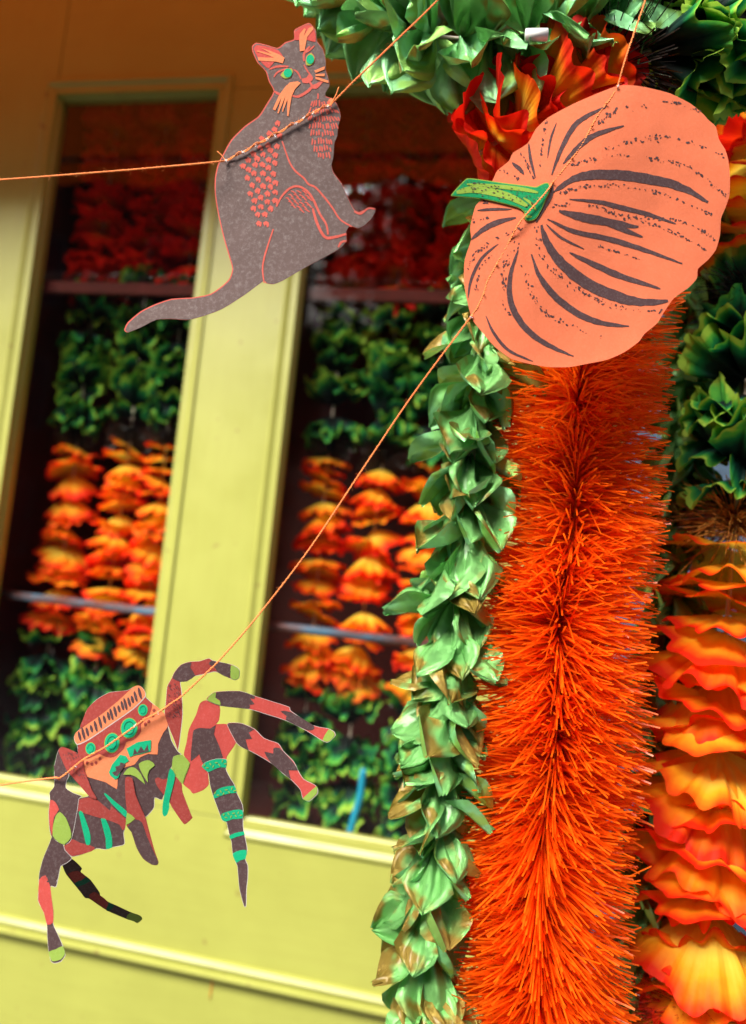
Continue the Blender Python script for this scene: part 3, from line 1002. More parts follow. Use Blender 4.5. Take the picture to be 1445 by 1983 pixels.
def inset(pts, d, sx=0.0, sy=0.0):
    n = len(pts)
    area = sum(pts[i][0]*pts[(i+1) % n][1]-pts[(i+1) % n][0]*pts[i][1] for i in range(n))
    sg_ = 1 if area > 0 else -1
    out = []
    for i in range(n):
        a, b_, c = Vector(pts[i-1]), Vector(pts[i]), Vector(pts[(i+1) % n])
        t = (c-a).normalized()
        out.append((b_.x - t.y*d*sg_ + sx, b_.y + t.x*d*sg_ + sy))
    return out

def stroke(pts, w, taper=0.25, n=5, jag=0.0):
    ln = smooth_line([Vector((p[0], p[1], 0)) for p in pts], n)
    m_ = len(ln)
    lft, rgt = [], []
    for i, p in enumerate(ln):
        t = (ln[min(i+1, m_-1)] - ln[max(i-1, 0)]).normalized()
        s = i/(m_-1)
        ww = 0.5*w*(taper + (1-taper)*math.sin(math.pi*min(max(s, 0.02), 0.98))**0.7)
        j1 = random.uniform(-jag, jag)*w; j2 = random.uniform(-jag, jag)*w
        lft.append((p.x - t.y*(ww+j1), p.y + t.x*(ww+j1)))
        rgt.append((p.x + t.y*(ww+j2), p.y - t.x*(ww+j2)))
    return lft + rgt[::-1]

def ell(cx_, cy_, a, b_, rot=0.0, n=18, jag=0.0):
    out = []
    for i in range(n):
        t = 2*math.pi*i/n
        k = 1 + random.uniform(-jag, jag)
        x, y = a*math.cos(t)*k, b_*math.sin(t)*k
        out.append((cx_ + x*math.cos(rot)-y*math.sin(rot), cy_ + x*math.sin(rot)+y*math.cos(rot)))
    return out

L1, L2, L3, L4, L5 = 0.00022, 0.00044, 0.00066, 0.00088, 0.0011
TH = 0.0009

# ---------------- pumpkin
def dpump(x, y):
    u, v_ = (x-1155)/260.0, (y-440)/270.0
    return 0.560 + 0.010*u - 0.004*v_ + 0.0065*(u*u) + 0.0035*math.sin(2.1*v_+0.6*u) + 0.0014*math.sin(5*u+3*v_)
pk = empty('paper_pumpkin', P(1100, 705, 0.56), 'coral orange paper pumpkin with dark stripes and a green stem on the thread', 'paper cutout')
pout = qM([(880, 60), (960, 70), (1080, 100), (1180, 150), (1240, 200), (1265, 228), (1300, 260), (1315, 320), (1345, 370), (1360, 420), (1368, 500), (1365, 590), (1345, 650), (1325, 700), (1320, 780), (1300, 850), (1260, 900), (1215, 940), (1210, 985), (1170, 1030), (1100, 1080), (1050, 1150), (1020, 1200), (960, 1250), (930, 1290), (860, 1340), (780, 1375), (680, 1395), (600, 1410), (500, 1410), (410, 1395), (320, 1370), (240, 1310), (180, 1240), (140, 1190), (125, 1150), (108, 1080), (95, 1000), (97, 910), (110, 860), (130, 800), (125, 740), (150, 640), (190, 600), (215, 555), (240, 500), (255, 470), (310, 425), (330, 385), (400, 340), (440, 270), (500, 215), (620, 150), (760, 90), (830, 65)])
sheet('body', pout, dpump, 0, TH, M_PUMP, pk)
stripes = [([(520, 575), (620, 510), (720, 490), (880, 495), (1050, 525), (1170, 565), (1262, 622)], 48), ([(570, 437), (640, 360), (720, 300), (860, 255)], 26),
           ([(515, 490), (560, 370), (620, 260), (690, 205), (775, 165)], 24), ([(495, 410), (510, 320), (538, 240)], 10), ([(437, 505), (415, 420), (405, 340)], 15),
           ([(382, 487), (360, 460), (325, 432)], 20), ([(600, 607), (740, 620), (860, 650), (980, 680), (1110, 725)], 24), ([(550, 663), (650, 690), (760, 712), (930, 740)], 44),
           ([(740, 712), (850, 750), (950, 788)], 24), ([(495, 702), (620, 760), (780, 795), (960, 850), (1140, 915)], 26), ([(490, 727), (560, 790), (670, 845)], 12),
           ([(600, 862), (730, 925), (860, 980), (1035, 1035)], 30), ([(465, 730), (500, 830), (580, 930), (700, 1020), (850, 1080), (960, 1100), (1072, 1093)], 54),
           ([(418, 870), (460, 980), (540, 1080), (650, 1160), (760, 1200), (885, 1215)], 32), ([(355, 850), (320, 960), (315, 1070), (350, 1170), (430, 1260), (530, 1320), (620, 1358)], 30),
           ([(200, 1165), (240, 1250), (310, 1330), (425, 1382)], 15), ([(160, 660), (230, 655), (325, 655)], 14), ([(130, 800), (190, 750), (260, 715), (345, 695)], 26),
           ([(115, 1080), (130, 990), (180, 890), (260, 820)], 15)]
for pts, w_ in stripes:
    sheet('stripe', stroke(qM(pts), w_/2.47, 0.06, 6, 0.05), dpump, L1, 0, M_INK, pk, 0)
specks = [([(490, 230), (475, 320), (460, 450)], 16), ([(360, 365), (400, 450), (430, 510)], 16), ([(265, 470), (330, 490), (350, 515)], 14), ([(740, 240), (830, 180), (960, 160), (1080, 140), (1230, 190)], 24),
          ([(770, 365), (900, 330), (1060, 310), (1200, 345), (1340, 400)], 24), ([(590, 460), (700, 415), (900, 400), (1080, 430), (1200, 465), (1290, 540), (1355, 590)], 22),
          ([(555, 580), (650, 550), (830, 540), (1000, 570), (1130, 610), (1280, 680)], 20), ([(520, 640), (700, 640), (900, 690), (1080, 700), (1200, 740), (1300, 800)], 20), ([(810, 690), (1000, 730), (1130, 780), (1270, 860)], 24),
          ([(740, 830), (840, 865), (940, 895)], 18), ([(440, 740), (470, 880), (560, 980), (680, 1060), (800, 1115), (1040, 1150)], 30), ([(385, 920), (410, 1040), (470, 1130), (560, 1190), (760, 1275)], 26),
          ([(290, 900), (285, 1000), (290, 1110), (325, 1175)], 24), ([(370, 780), (330, 850), (300, 920)], 22), ([(105, 960), (160, 860), (250, 800), (390, 735)], 20), ([(140, 715), (220, 690)], 12),
          ([(190, 620), (265, 630)], 12), ([(240, 860), (180, 930), (150, 1040)], 14)]
for pts, w_ in specks:
    ln = smooth_line([Vector((a, b_, 0)) for a, b_ in qM(pts)], 16)
    polys = []
    tot = sum((b_-a).length for a, b_ in zip(ln, ln[1:]))
    for _ in range(int(tot/4.2)):
        i = random.randrange(len(ln)-1)
        p = ln[i].lerp(ln[i+1], random.random()); t = (ln[i+1]-ln[i]).normalized()
        o_ = random.gauss(0, w_/2.47*0.26)
        a = random.uniform(0.8, 3.4); rot = math.atan2(t.y, t.x) + random.gauss(0, 0.5)
        polys.append(ell(p.x - t.y*o_, p.y + t.x*o_, a, a*random.uniform(0.35, 0.75), rot, 7, 0.25))
    multi('speckle_row', polys, dpump, L1, M_INK, pk)
st = qM([(35, 585), (60, 555), (105, 510), (140, 508), (280, 528), (400, 543), (440, 548), (478, 530), (500, 530), (508, 560), (490, 600), (470, 650), (440, 700), (402, 712), (382, 695), (385, 670), (350, 645), (210, 610), (120, 600), (40, 592)])
dst = lambda x, y: dpump(max(x, 930), y) - 0.0001*max(0, 930-x)*0.4
s_o = sheet('stem', st, dst, 0.0012, 0.0009, M_LGREEN, pk)
sheet('stem_print', inset(smooth_loop(st, 2), 1.6), dst, 0.0012+L1, 0, M_GREEN, s_o, 0)
multi('stem_streak', [stroke(qM(p_), w_/2.47, 0.3) for p_, w_ in (([(60, 575), (150, 560), (300, 590), (400, 640)], 36), ([(110, 535), (250, 545), (380, 560), (450, 575)], 20), ([(380, 600), (420, 630), (440, 660)], 14), ([(390, 690), (420, 690)], 12))], dst, 0.0012+L2, M_LGREEN, s_o)
pl = []
for _ in range(85):
    t = random.random()
    x = 75 + t*360; y = 545 + t*60 + random.uniform(-38, 32)*(1-0.2*t) + (20 if t > 0.85 else 0)
    a, b_ = qM([(x, y)])[0]
    pl.append(ell(a, b_, random.uniform(0.8, 2.6), random.uniform(0.5, 1.2), 0.2, 6, 0.3))
multi('stem_speckle', pl, dst, 0.0012+L3, M_INK, s_o)
sheet('stem_shadow_print', stroke(qM([(440, 715), (478, 650), (512, 590), (520, 540)]), 6, 0.4), dpump, L2, 0, M_INK, pk, 0)

# ---------------- cat
def dcat(x, y):
    u, v_ = (x-550)/180.0, (y-330)/280.0
    return 0.558 - 0.006*u - 0.006*v_ + 0.006*u*u + 0.003*math.sin(2*v_+1)
ct = empty('paper_cat', P(500, 640, 0.56), 'dark grey paper cat with green eyes hanging from the thread by the mullion', 'paper cutout')
cout = qK([(1010, 65), (1035, 85), (1050, 110), (1055, 160), (1085, 200), (1100, 260), (1100, 310), (1112, 345), (1120, 390), (1100, 425), (1100, 445), (1140, 460), (1165, 500), (1178, 550), (1165, 600), (1160, 650), (1145, 690), (1140, 760), (1130, 800), (1140, 840), (1180, 895), (1215, 970), (1245, 1030), (1270, 1045), (1300, 1035), (1325, 1025), (1358, 1035), (1340, 1075), (1300, 1115), (1265, 1130), (1225, 1118), (1205, 1150), (1208, 1190), (1185, 1225), (1140, 1255), (1000, 1330), (880, 1400), (830, 1420), (790, 1415), (775, 1405), (680, 1475), (560, 1550), (450, 1590), (380, 1605), (300, 1600), (220, 1605), (140, 1645), (75, 1670), (55, 1655), (75, 1615), (140, 1560), (210, 1525), (300, 1495), (410, 1488), (500, 1470), (560, 1430), (600, 1390), (615, 1340), (600, 1280), (570, 1180), (540, 1050), (525, 950), (525, 870), (540, 800), (570, 740), (610, 670), (680, 600), (750, 550), (790, 490), (830, 420), (805, 370), (790, 320), (770, 295), (745, 270), (720, 215), (718, 185), (740, 168), (790, 178), (850, 195), (890, 165), (935, 150), (935, 110), (945, 95)])
cs = sheet('body', cout, dcat, 0, TH, M_CORAL, ct)
cin = inset(smooth_loop(cout, 3), 1.3, 0.9, 0.5)
sheet('grey_print', cin, dcat, L1, 0, M_CAT, ct, 0)
def csh(name, pts, m, lay=L2, sm=2):
    return sheet(name, pts, dcat, lay, 0, m, ct, sm)
csh('ear_print', qF([(85, 470), (120, 415), (230, 425), (340, 455), (430, 490), (500, 590), (380, 640), (300, 735), (250, 715), (150, 610)]), M_BRED)
csh('ear_print', qF([(665, 225), (740, 170), (850, 125), (905, 160), (945, 240), (948, 370), (830, 342), (655, 342)]), M_BRED)
csh('ear_tuft', qF([(190, 455), (330, 500), (440, 545), (515, 590), (490, 670), (400, 645), (150, 630), (140, 582), (370, 592), (300, 560), (115, 500), (140, 488), (330, 535)]), M_LCORAL, L3, 0)
csh('ear_tuft', qF([(720, 345), (725, 260), (790, 180), (815, 190), (780, 290), (850, 180), (905, 150), (920, 190), (830, 300), (795, 490), (730, 500)]), M_LCORAL, L3, 0)
for lime, (ex, ey, ea, eb) in ((qF([(460, 835), (520, 765), (610, 742), (628, 790), (595, 865), (520, 880)]), (560, 802, 58, 62)), (qF([(812, 645), (828, 570), (885, 525), (932, 590), (922, 660), (870, 698), (825, 692)]), (873, 612, 54, 64))):
    csh('eye_outline', inset(lime, -1.2), M_CORAL, L2)
    ey_o = csh('eye', lime, M_LIME, L3)
    c_ = qF([(ex, ey)])[0]
    sheet('iris', ell(c_[0], c_[1], ea/7.225, eb/7.225), dcat, L4, 0, M_TEAL, ey_o, 0)
csh('whisker_tuft', qF([(590, 935), (700, 920), (740, 945), (660, 1030), (615, 1130), (590, 1270), (570, 1410), (550, 1400), (555, 1170), (490, 1350), (480, 1340), (525, 1130), (430, 1370), (415, 1365), (470, 1150), (385, 1330), (350, 1310), (440, 1110), (530, 990)]), M_LCORAL, L3, 0)
for w_ in ([(930, 770), (1080, 710), (1072, 755), (950, 802)], [(945, 820), (1078, 812), (1072, 850), (950, 846)], [(945, 860), (1000, 868), (1125, 912), (1130, 945), (1040, 918), (950, 888)]):
    csh('whisker', qF(w_), M_LCORAL, L3, 0)
csh('nose', qF([(755, 885), (820, 870), (860, 815), (912, 870), (900, 910), (840, 948), (770, 940)]), M_CORAL, L2)
for pts, w_ in (([(868, 930), (895, 990), (850, 1050), (760, 1110), (690, 1135), (620, 1122)], 5.4), ([(890, 990), (960, 975), (1050, 920)], 6.0), ([(890, 1010), (960, 1010), (1020, 960)], 3.6), ([(300, 752), (420, 712), (570, 712)], 4.2), ([(365, 862), (420, 790), (560, 735)], 3.4),
                ([(640, 755), (700, 800), (745, 890)], 3.2), ([(785, 690), (830, 770), (905, 865)], 3.0), ([(785, 640), (790, 530), (870, 430)], 4.4), ([(815, 520), (880, 470), (935, 420)], 3.4), ([(375, 1060), (430, 1095), (520, 1110)], 5.0)):
    csh('face_line', stroke(qF(pts), w_, 0.5, 5, 0.06), M_CORAL, L2, 0)
for pts, w_ in (([(622, 395), (680, 560), (730, 640), (800, 700), (840, 750), (900, 780), (980, 870), (1040, 950), (1100, 1040), (1195, 1100)], 3.6), ([(575, 935), (620, 850), (690, 782), (760, 770), (830, 810), (880, 880), (930, 990), (985, 1080), (1000, 1165)], 4.4),
                ([(875, 950), (910, 1070), (975, 1185), (1060, 1185), (1152, 1160)], 5.4), ([(550, 1120), (510, 1240), (472, 1370), (462, 1460), (475, 1565)], 3.2), ([(1085, 1270), (1110, 1228), (1155, 1218)], 4.0), ([(1215, 975), (1270, 995), (1330, 950), (1390, 955)], 3.2)):
    csh('body_line', stroke(qG(pts), w_, 0.7, 6, 0.04), M_CORAL, L2, 0)
# scale marks on the flank
sc_c = [(585, 250), (560, 300), (515, 335), (455, 375), (600, 350), (580, 440), (525, 470), (565, 510), (465, 505), (385, 500), (345, 550), (415, 540), (510, 550), (560, 575), (300, 600), (345, 630), (400, 590), (460, 590), (510, 615), (390, 660), (335, 700), (465, 660), (550, 665), (425, 710), (510, 710), (565, 740), (375, 760), (465, 765), (525, 770), (420, 805), (360, 830), (500, 830), (565, 815), (445, 860), (395, 885), (500, 895), (565, 885), (445, 935), (385, 950), (525, 950), (420, 1000), (480, 1000), (430, 1075), (490, 1075), (505, 430), (440, 450)]
for a, b_ in sc_c:
    j = lambda: random.uniform(-4, 4)
    hs_ = qG([(a-26+j(), b_-4+j()), (a-2+j(), b_-26+j()), (a+24+j(), b_-10+j()), (a+20+j(), b_+22+j()), (a+6+j(), b_+28+j()), (a+2+j(), b_+8+j()), (a-10+j(), b_+24+j()), (a-18+j(), b_+12+j())])
    csh('scale_mark', hs_, M_CORAL, L2, 0)
# chest and haunch fur dashes
def inpoly(x, y, poly):
    c = False
    for i in range(len(poly)):
        (x1, y1), (x2, y2) = poly[i-1], poly[i]
        if (y1 > y) != (y2 > y) and x < (x2-x1)*(y-y1)/(y2-y1)+x1:
            c = not c
    return c
chest = qK([(1050, 440), (1120, 470), (1160, 510), (1168, 560), (1150, 640), (1130, 700), (1125, 790), (1070, 785), (1040, 730), (1005, 620), (1000, 540), (1030, 470)])
pl = []
for r_ in range(9):
    for c_ in range(13):
        x = 590 + c_*5.2 + (r_ % 2)*2.6 + random.uniform(-1, 1); y = 186 + r_*14.5 + random.uniform(-2.5, 2.5)
        if inpoly(x, y, chest):
            ang = R(84) + (x-625)*-0.010 + (0.0 if y > 230 else -0.35*(x-620)/30)
            l_ = random.uniform(4.0, 6.5)
            pl.append(stroke([(x-math.cos(ang)*l_, y-math.sin(ang)*l_), (x+0.4, y), (x+math.cos(ang)*l_, y+math.sin(ang)*l_)], 3.1, 0.6, 3))
multi('chest_fur_print', pl, dcat, L2, M_CORAL, ct)
haunch = qG([(650, 860), (700, 800), (780, 790), (850, 850), (880, 950), (830, 1000), (780, 990), (690, 940)])
pl = []
for r_ in range(8):
    for c_ in range(6):
        x = 553 + c_*10.5 + (r_ % 2)*5; y = 364 + r_*7.2 + random.uniform(-1, 1)
        if inpoly(x, y, haunch):
            pl.append(stroke([(x-5, y-2), (x-1, y-1.4+random.uniform(-1, 1)), (x+2, y+1.6), (x+5, y+3.6)], 2.4, 0.6, 3))
multi('haunch_fur_print', pl, dcat, L2, M_CORAL, ct)
csh('chest_patch', qF([(1130, 1180), (1170, 1150), (1215, 1195), (1150, 1250), (1090, 1290), (1110, 1230)]), M_LCORAL, L2, 0)

# ---------------- spider
def dspi(x, y):
    u, v_ = (x-330)/280.0, (y-1500)/260.0
    return 0.556 + 0.004*u - 0.010*v_ + 0.005*u*u + 0.0025*math.sin(3*u+2*v_)
sp = empty('paper_spider', P(240, 1860, 0.55), 'red and plum paper spider with teal eyes and lime feet on the thread', 'paper cutout')
def leg_sheet(name, pts, m, dep, patches, lift=0.0, parent=None, rim=True, thick=TH):
    o = sheet(name, pts, dep, lift, thick, M_WHITE if rim else m, parent or sp)
    sheet('print', inset(smooth_loop(pts, 3), 0.8, -0.35, -0.3), dep, lift+0.00012, 0, m, o, 0)
    for pn, pp, pm, *lay in patches:
        sheet(pn, pp, dep, lift + (lay[0] if lay else 0.0003), 0, pm, o, 2)
    return o
body = qA([(335, 690), (305, 625), (320, 580), (370, 520), (385, 460), (430, 350), (520, 260), (640, 195), (800, 178), (860, 145), (915, 137), (955, 170), (972, 235), (1000, 262), (1030, 290), (1150, 395), (1185, 510), (1215, 640), (1275, 745), (1310, 775), (1235, 800), (1225, 880)]) + qB([(1205, 100), (1175, 230), (1130, 380), (1060, 360), (1055, 450), (1010, 510), (975, 540), (900, 560), (790, 560), (785, 640), (770, 690), (780, 780), (760, 805), (660, 825), (600, 845), (520, 835), (440, 870), (290, 912), (200, 840), (275, 745), (335, 480), (350, 370), (440, 345), (430, 300), (420, 160), (390, 40)]) + qA([(375, 800), (345, 765)])
band = qA([(345, 685), (345, 765), (375, 805), (430, 815), (480, 795), (540, 770), (600, 795), (650, 803), (700, 785), (770, 720), (790, 660), (840, 645), (880, 625), (930, 560), (930, 490), (1010, 400), (1035, 300), (985, 262), (965, 240), (860, 350), (650, 500), (430, 650)])
face = qA([(1035, 300), (1150, 395), (1183, 510), (1140, 570), (1090, 680), (1085, 775), (1000, 770), (920, 805), (870, 870), (800, 890)]) + qB([(745, 100), (712, 190), (705, 280), (600, 215), (430, 165), (400, 110)]) + qA([(372, 800), (430, 812), (480, 792), (540, 768), (650, 800), (770, 717), (790, 655), (880, 622), (930, 555), (930, 485), (1010, 395)])
brim = qA([(335, 685), (308, 625), (325, 575), (400, 520), (560, 410), (720, 280), (860, 150), (915, 137), (955, 170), (972, 235), (860, 350), (640, 505), (440, 640)])
dome = qA([(365, 530), (385, 460), (430, 350), (520, 262), (640, 197), (800, 180), (840, 165), (720, 285), (560, 415)])
body_o = leg_sheet('body', body, M_PLUM, dspi, [
    ('dome', dome, M_RED), ('face', face, M_LCORAL), ('brow_band', band, M_RED, 0.0005),
    ('side_patch', qB([(345, 380), (440, 358), (520, 378), (640, 480), (650, 435), (720, 500), (790, 560), (783, 640), (760, 665), (730, 612), (640, 575), (500, 535), (338, 480)]), M_RED),
    ('lower_patch', qB([(202, 832), (275, 742), (360, 780), (440, 800), (500, 825), (470, 860), (290, 906)]), M_RED),
    ('side_stripe', qB([(350, 497), (385, 492), (440, 640), (460, 720), (455, 795), (420, 800), (400, 720)]), M_TEAL),
    ('side_stripe', qB([(555, 555), (600, 560), (640, 650), (660, 740), (660, 825), (605, 838), (600, 740)]), M_TEAL),
    ('spike', qB([(585, 325), (605, 322), (700, 405), (802, 490), (795, 548), (740, 500), (650, 410)]), M_TEAL, 0.0005)], 0.0004)
dS = lambda lay: 0.0004 + lay
br_o = sheet('cap_brim', inset(brim, -0.6), dspi, dS(0.0006), 0.0002, M_WHITE, body_o)
sheet('brim_print', inset(smooth_loop(brim, 2), 0.2, -0.4, -1.0), dspi, dS(0.00075), 0, M_LCORAL, br_o, 0)
for k, (a, b_) in enumerate([(358, 605), (393, 582), (430, 565), (468, 535), (508, 512), (550, 478), (590, 450), (628, 418), (655, 400), (690, 375), (725, 350), (757, 320), (785, 305), (820, 288), (850, 262), (880, 235), (920, 205)]):
    c_ = qA([(a, b_)])[0]
    sheet('slot', ell(c_[0], c_[1], 14/4.8, (42+10*math.sin(k*1.7))/4.8*1.15, R(-14), 12, 0.04), dspi, dS(0.0009), 0, M_INK, br_o, 0)
for ex, ey, ea, eb in ((460, 720, 48, 58), (660, 668, 72, 96), (820, 530, 80, 97), (948, 362, 47, 57)):
    c_ = qA([(ex, ey)])[0]
    e_o = sheet('eye', ell(c_[0], c_[1], ea/4.8, eb/4.8, 0.1), dspi, dS(0.0007), 0, M_LGREEN, body_o, 0)
    sheet('iris', ell(c_[0], c_[1], ea/4.8*0.92, eb/4.8*0.93, 0.1), dspi, dS(0.00085), 0, M_TEAL, e_o, 0)
    ring = ell(c_[0], c_[1], ea/4.8*0.62, eb/4.8*0.66, 0.1, 24)
    pl = [[ring[i], ring[(i+1) % 24], ((ring[(i+1) % 24][0]-c_[0])*0.86+c_[0], (ring[(i+1) % 24][1]-c_[1])*0.88+c_[1]), ((ring[i][0]-c_[0])*0.86+c_[0], (ring[i][1]-c_[1])*0.88+c_[1])] for i in range(24) if not 7 < i < 11]
    multi('pupil_ring', pl, dspi, dS(0.001), M_DTEAL, e_o)
for fg in ([(765, 145), (800, 95), (840, 75), (880, 85), (930, 140), (970, 235), (890, 170), (830, 145)], [(910, 45), (950, 20), (1000, 10), (1040, 30), (1058, 60), (1010, 100), (990, 160), (995, 220), (950, 150), (920, 90)]):
    sheet('fang', qB(fg), dspi, dS(0.0007), 0, M_LIME, body_o, 2)
for mo, te in ((qA([(795, 720), (900, 660), (1025, 640), (1020, 745), (930, 770), (860, 785), (825, 800)]), qA([(855, 780), (870, 715), (895, 760), (930, 700), (960, 740), (990, 685), (1002, 745)])),
               (qA([(632, 940), (660, 870), (735, 778), (790, 790), (818, 835), (775, 862)]) + qB([(740, 120), (720, 170), (690, 192), (640, 150)]), qB([(660, 125), (700, 110), (690, 70), (730, 60), (738, 30), (785, 45), (760, 90), (710, 160), (680, 150)]))):
    m_o = sheet('mouth', mo, dspi, dS(0.0007), 0, M_TEAL, body_o, 1)
    sheet('teeth', te, dspi, dS(0.00085), 0, M_INK, m_o, 0)
multi('freckles', [ell(*qA([(a, b_)])[0], 2.6, 3.4, 0.5, 7, 0.2) for a, b_ in ((425, 852), (470, 862), (510, 850), (545, 815), (970, 492), (1000, 465), (1040, 410), (1050, 360))], dspi, dS(0.0007), M_RED, body_o)
# left legs
leg_sheet('leg', qA([(155, 745), (200, 712)]) + qA([(262, 950)]) + qB([(240, 200), (232, 268), (300, 315), (380, 345), (352, 375), (338, 480), (285, 745), (215, 800), (100, 735), (75, 640), (68, 500), (80, 380), (78, 310), (120, 250), (120, 60)]) + qA([(122, 880)]), M_PLUM, dspi, [
    ('patch', qB([(85, 380), (130, 400), (165, 470), (120, 540), (107, 640), (100, 722), (76, 600), (74, 480)]), M_BRED), ('joint', qB([(175, 492), (230, 550), (270, 650), (280, 730), (215, 796), (155, 770), (107, 715), (110, 620), (135, 530)]), M_LIME, 0.0005)], 0.0008)
arm = leg_sheet('upper_leg', qA([(160, 740), (205, 705), (345, 765), (385, 810), (405, 930)]) + qB([(425, 160), (470, 280), (520, 372), (455, 355), (350, 235), (250, 120)]) + qA([(212, 870)]), M_RED, dspi, [], 0.0014, None, False)
multi('specks', [ell(*qA([(random.uniform(205, 350), random.uniform(760, 830))])[0], random.uniform(0.5, 1.6), 0.7, 1, 6) for _ in range(34)] + [ell(*qB([(290+t*120+random.uniform(-40, 40), 60+t*120)])[0], random.uniform(0.5, 1.4), 0.7, 1, 6) for t in [random.random() for _ in range(30)]], dspi, 0.0014+0.0004, M_INK, arm)
dlow = lambda x, y: dspi(x, y) - 0.00016*max(0, y-1705)*0.3 + 0.0002
leg_sheet('leg', qC([(245, 125), (300, 170), (380, 215), (400, 280), (480, 370), (420, 430), (350, 470), (325, 590), (300, 700), (275, 712), (230, 705), (245, 850), (265, 1000), (262, 1120), (270, 1160), (330, 1290), (375, 1395), (405, 1500), (350, 1580), (270, 1600), (230, 1570), (205, 1450), (190, 1290), (185, 1150), (150, 1010), (82, 870), (90, 700), (95, 560), (140, 380), (215, 200)]), M_PLUM, dlow, [
    ('shin', qC([(97, 625), (170, 572), (205, 650), (228, 708), (243, 850), (262, 1000), (258, 1125), (188, 1148), (152, 1010), (86, 870)]), M_BRED), ('foot', qC([(208, 1465), (290, 1435), (372, 1397), (398, 1490), (345, 1555), (258, 1575), (230, 1550)]), M_LIME)], 0.0010)
drear = lambda x, y: dspi(x, y) + 0.0016 + 0.00055*max(0, y-1662) + 0.00012*max(0, x-125)
leg_sheet('rear_leg', qC([(370, 440), (470, 380), (530, 420), (595, 490), (580, 530), (640, 580), (700, 630), (800, 770), (810, 810), (900, 880), (1000, 925), (1160, 1000), (1270, 1040), (1300, 1080), (1245, 1130), (1190, 1105), (1110, 1080), (900, 990), (760, 900), (680, 845), (630, 835), (580, 770), (490, 660), (410, 560), (375, 480)]), M_PLUM, drear, [
    ('patch', qC([(430, 555), (550, 520), (640, 590), (515, 660)]), M_RED), ('stripe', qC([(515, 660), (640, 597), (692, 640), (548, 708)]), M_DTEAL), ('patch', qC([(680, 800), (740, 765), (800, 800), (903, 885), (872, 970), (780, 905), (690, 845)]), M_RED), ('stripe', qC([(878, 978), (905, 888), (972, 930), (905, 990)]), M_DTEAL), ('foot', qC([(1112, 1073), (1160, 1007), (1268, 1047), (1293, 1082), (1243, 1122)]), M_LIME)], 0.0, None, False)
# front feelers
leg_sheet('feeler', qB([(785, 175), (850, 180), (880, 330), (925, 440), (975, 550), (1000, 640), (1060, 860), (1095, 960), (1080, 990), (1030, 985), (950, 930), (890, 830), (840, 680), (800, 630), (790, 590), (800, 500), (785, 350)]), M_RED, dspi, [
    ('tip', qB([(802, 632), (880, 562), (940, 592), (985, 720), (1050, 865), (1092, 960), (1078, 986), (1030, 982), (950, 928), (890, 828), (842, 682)]), M_PLUM), ('joint', qB([(793, 615), (790, 590), (802, 500), (875, 555)]), M_LIME, 0.0005)], 0.0014, None, False)
leg_sheet('feeler', qB([(1060, 190), (1090, 170), (1140, 190), (1250, 160), (1310, 230), (1320, 310), (1400, 520), (1410, 550), (1350, 605), (1320, 595), (1220, 450), (1195, 400), (1140, 330), (1080, 250)]), M_RED, dspi, [
    ('spike', qB([(1210, 85), (1250, 150), (1225, 270), (1195, 390), (1195, 450), (1175, 520), (1145, 535), (1130, 500), (1135, 400), (1170, 230), (1190, 120)]), M_TEAL, 0.0006)], 0.0014, None, False)
# right legs
ra = leg_sheet('leg', qD([(75, 490), (85, 400), (95, 280), (130, 215), (150, 170), (200, 110), (270, 85), (350, 80), (420, 58), (450, 75), (520, 90), (600, 108), (650, 135), (662, 165), (655, 215), (620, 230), (580, 215), (500, 175), (460, 165), (380, 185), (310, 200), (250, 240), (200, 245), (210, 320), (218, 490), (205, 620), (182, 775), (150, 700), (105, 590)]), M_RED, dspi, [
    ('patch', qD([(138, 215), (160, 162), (210, 108), (285, 90), (275, 130), (315, 195), (250, 237), (200, 242)]), M_PLUM), ('patch', qD([(440, 78), (520, 93), (587, 110), (580, 212), (490, 170), (465, 130), (420, 105)]), M_PLUM), ('foot', qD([(592, 112), (648, 138), (658, 165), (652, 212), (620, 226), (588, 210)]), M_LIME)], 0.0006)
multi('specks', [ell(*qD([(random.uniform(100, 195), random.uniform(260, 520))])[0], random.uniform(0.6, 2.0), 0.9, 1, 6) for _ in range(70)], dspi, 0.0006+0.0006, M_INK, ra)
leg_sheet('thigh', qD([(400, 385), (505, 430), (500, 540), (480, 570), (555, 570), (600, 620), (635, 710), (560, 825), (560, 880), (550, 905), (440, 945), (415, 960), (420, 1040), (375, 1085), (300, 1112), (270, 1080), (220, 1035), (240, 960), (270, 880), (225, 810), (245, 720), (265, 610), (320, 500), (350, 410)]), M_BRED, dspi, [
    ('patch', qD([(300, 620), (350, 600), (430, 605), (475, 577), (460, 650), (530, 830), (375, 880), (345, 805), (278, 858), (290, 700)]), M_PLUM)], 0.0008, None, False)
leg_sheet('hip', qD([(145, 825), (210, 810), (272, 875), (238, 970), (212, 1038), (158, 970), (133, 910)]), M_LIME, dspi, [], 0.0013, None, False)
leg_sheet('leg', qD([(480, 318), (660, 312), (780, 352), (900, 390), (1045, 437), (1060, 470), (1230, 580), (1350, 605), (1395, 630), (1405, 660), (1370, 700), (1340, 715), (1300, 700), (1180, 625), (1020, 545), (850, 490), (730, 455), (510, 430), (400, 382), (440, 335)]), M_BRED, dspi, [
    ('patch', qD([(483, 322), (660, 315), (775, 352), (770, 375), (740, 370), (775, 415), (735, 420), (730, 450), (515, 428), (505, 385), (470, 365)]), M_PLUM), ('patch', qD([(975, 470), (1058, 477), (1235, 583), (1230, 615), (1180, 617), (1020, 540), (1025, 510)]), M_PLUM), ('joint', qD([(405, 380), (440, 337), (477, 322), (470, 365), (505, 390), (508, 424), (440, 400)]), M_LIME, 0.0005), ('foot', qD([(1303, 694), (1350, 612), (1390, 632), (1398, 660), (1368, 696), (1340, 708)]), M_LIME)], 0.0012)
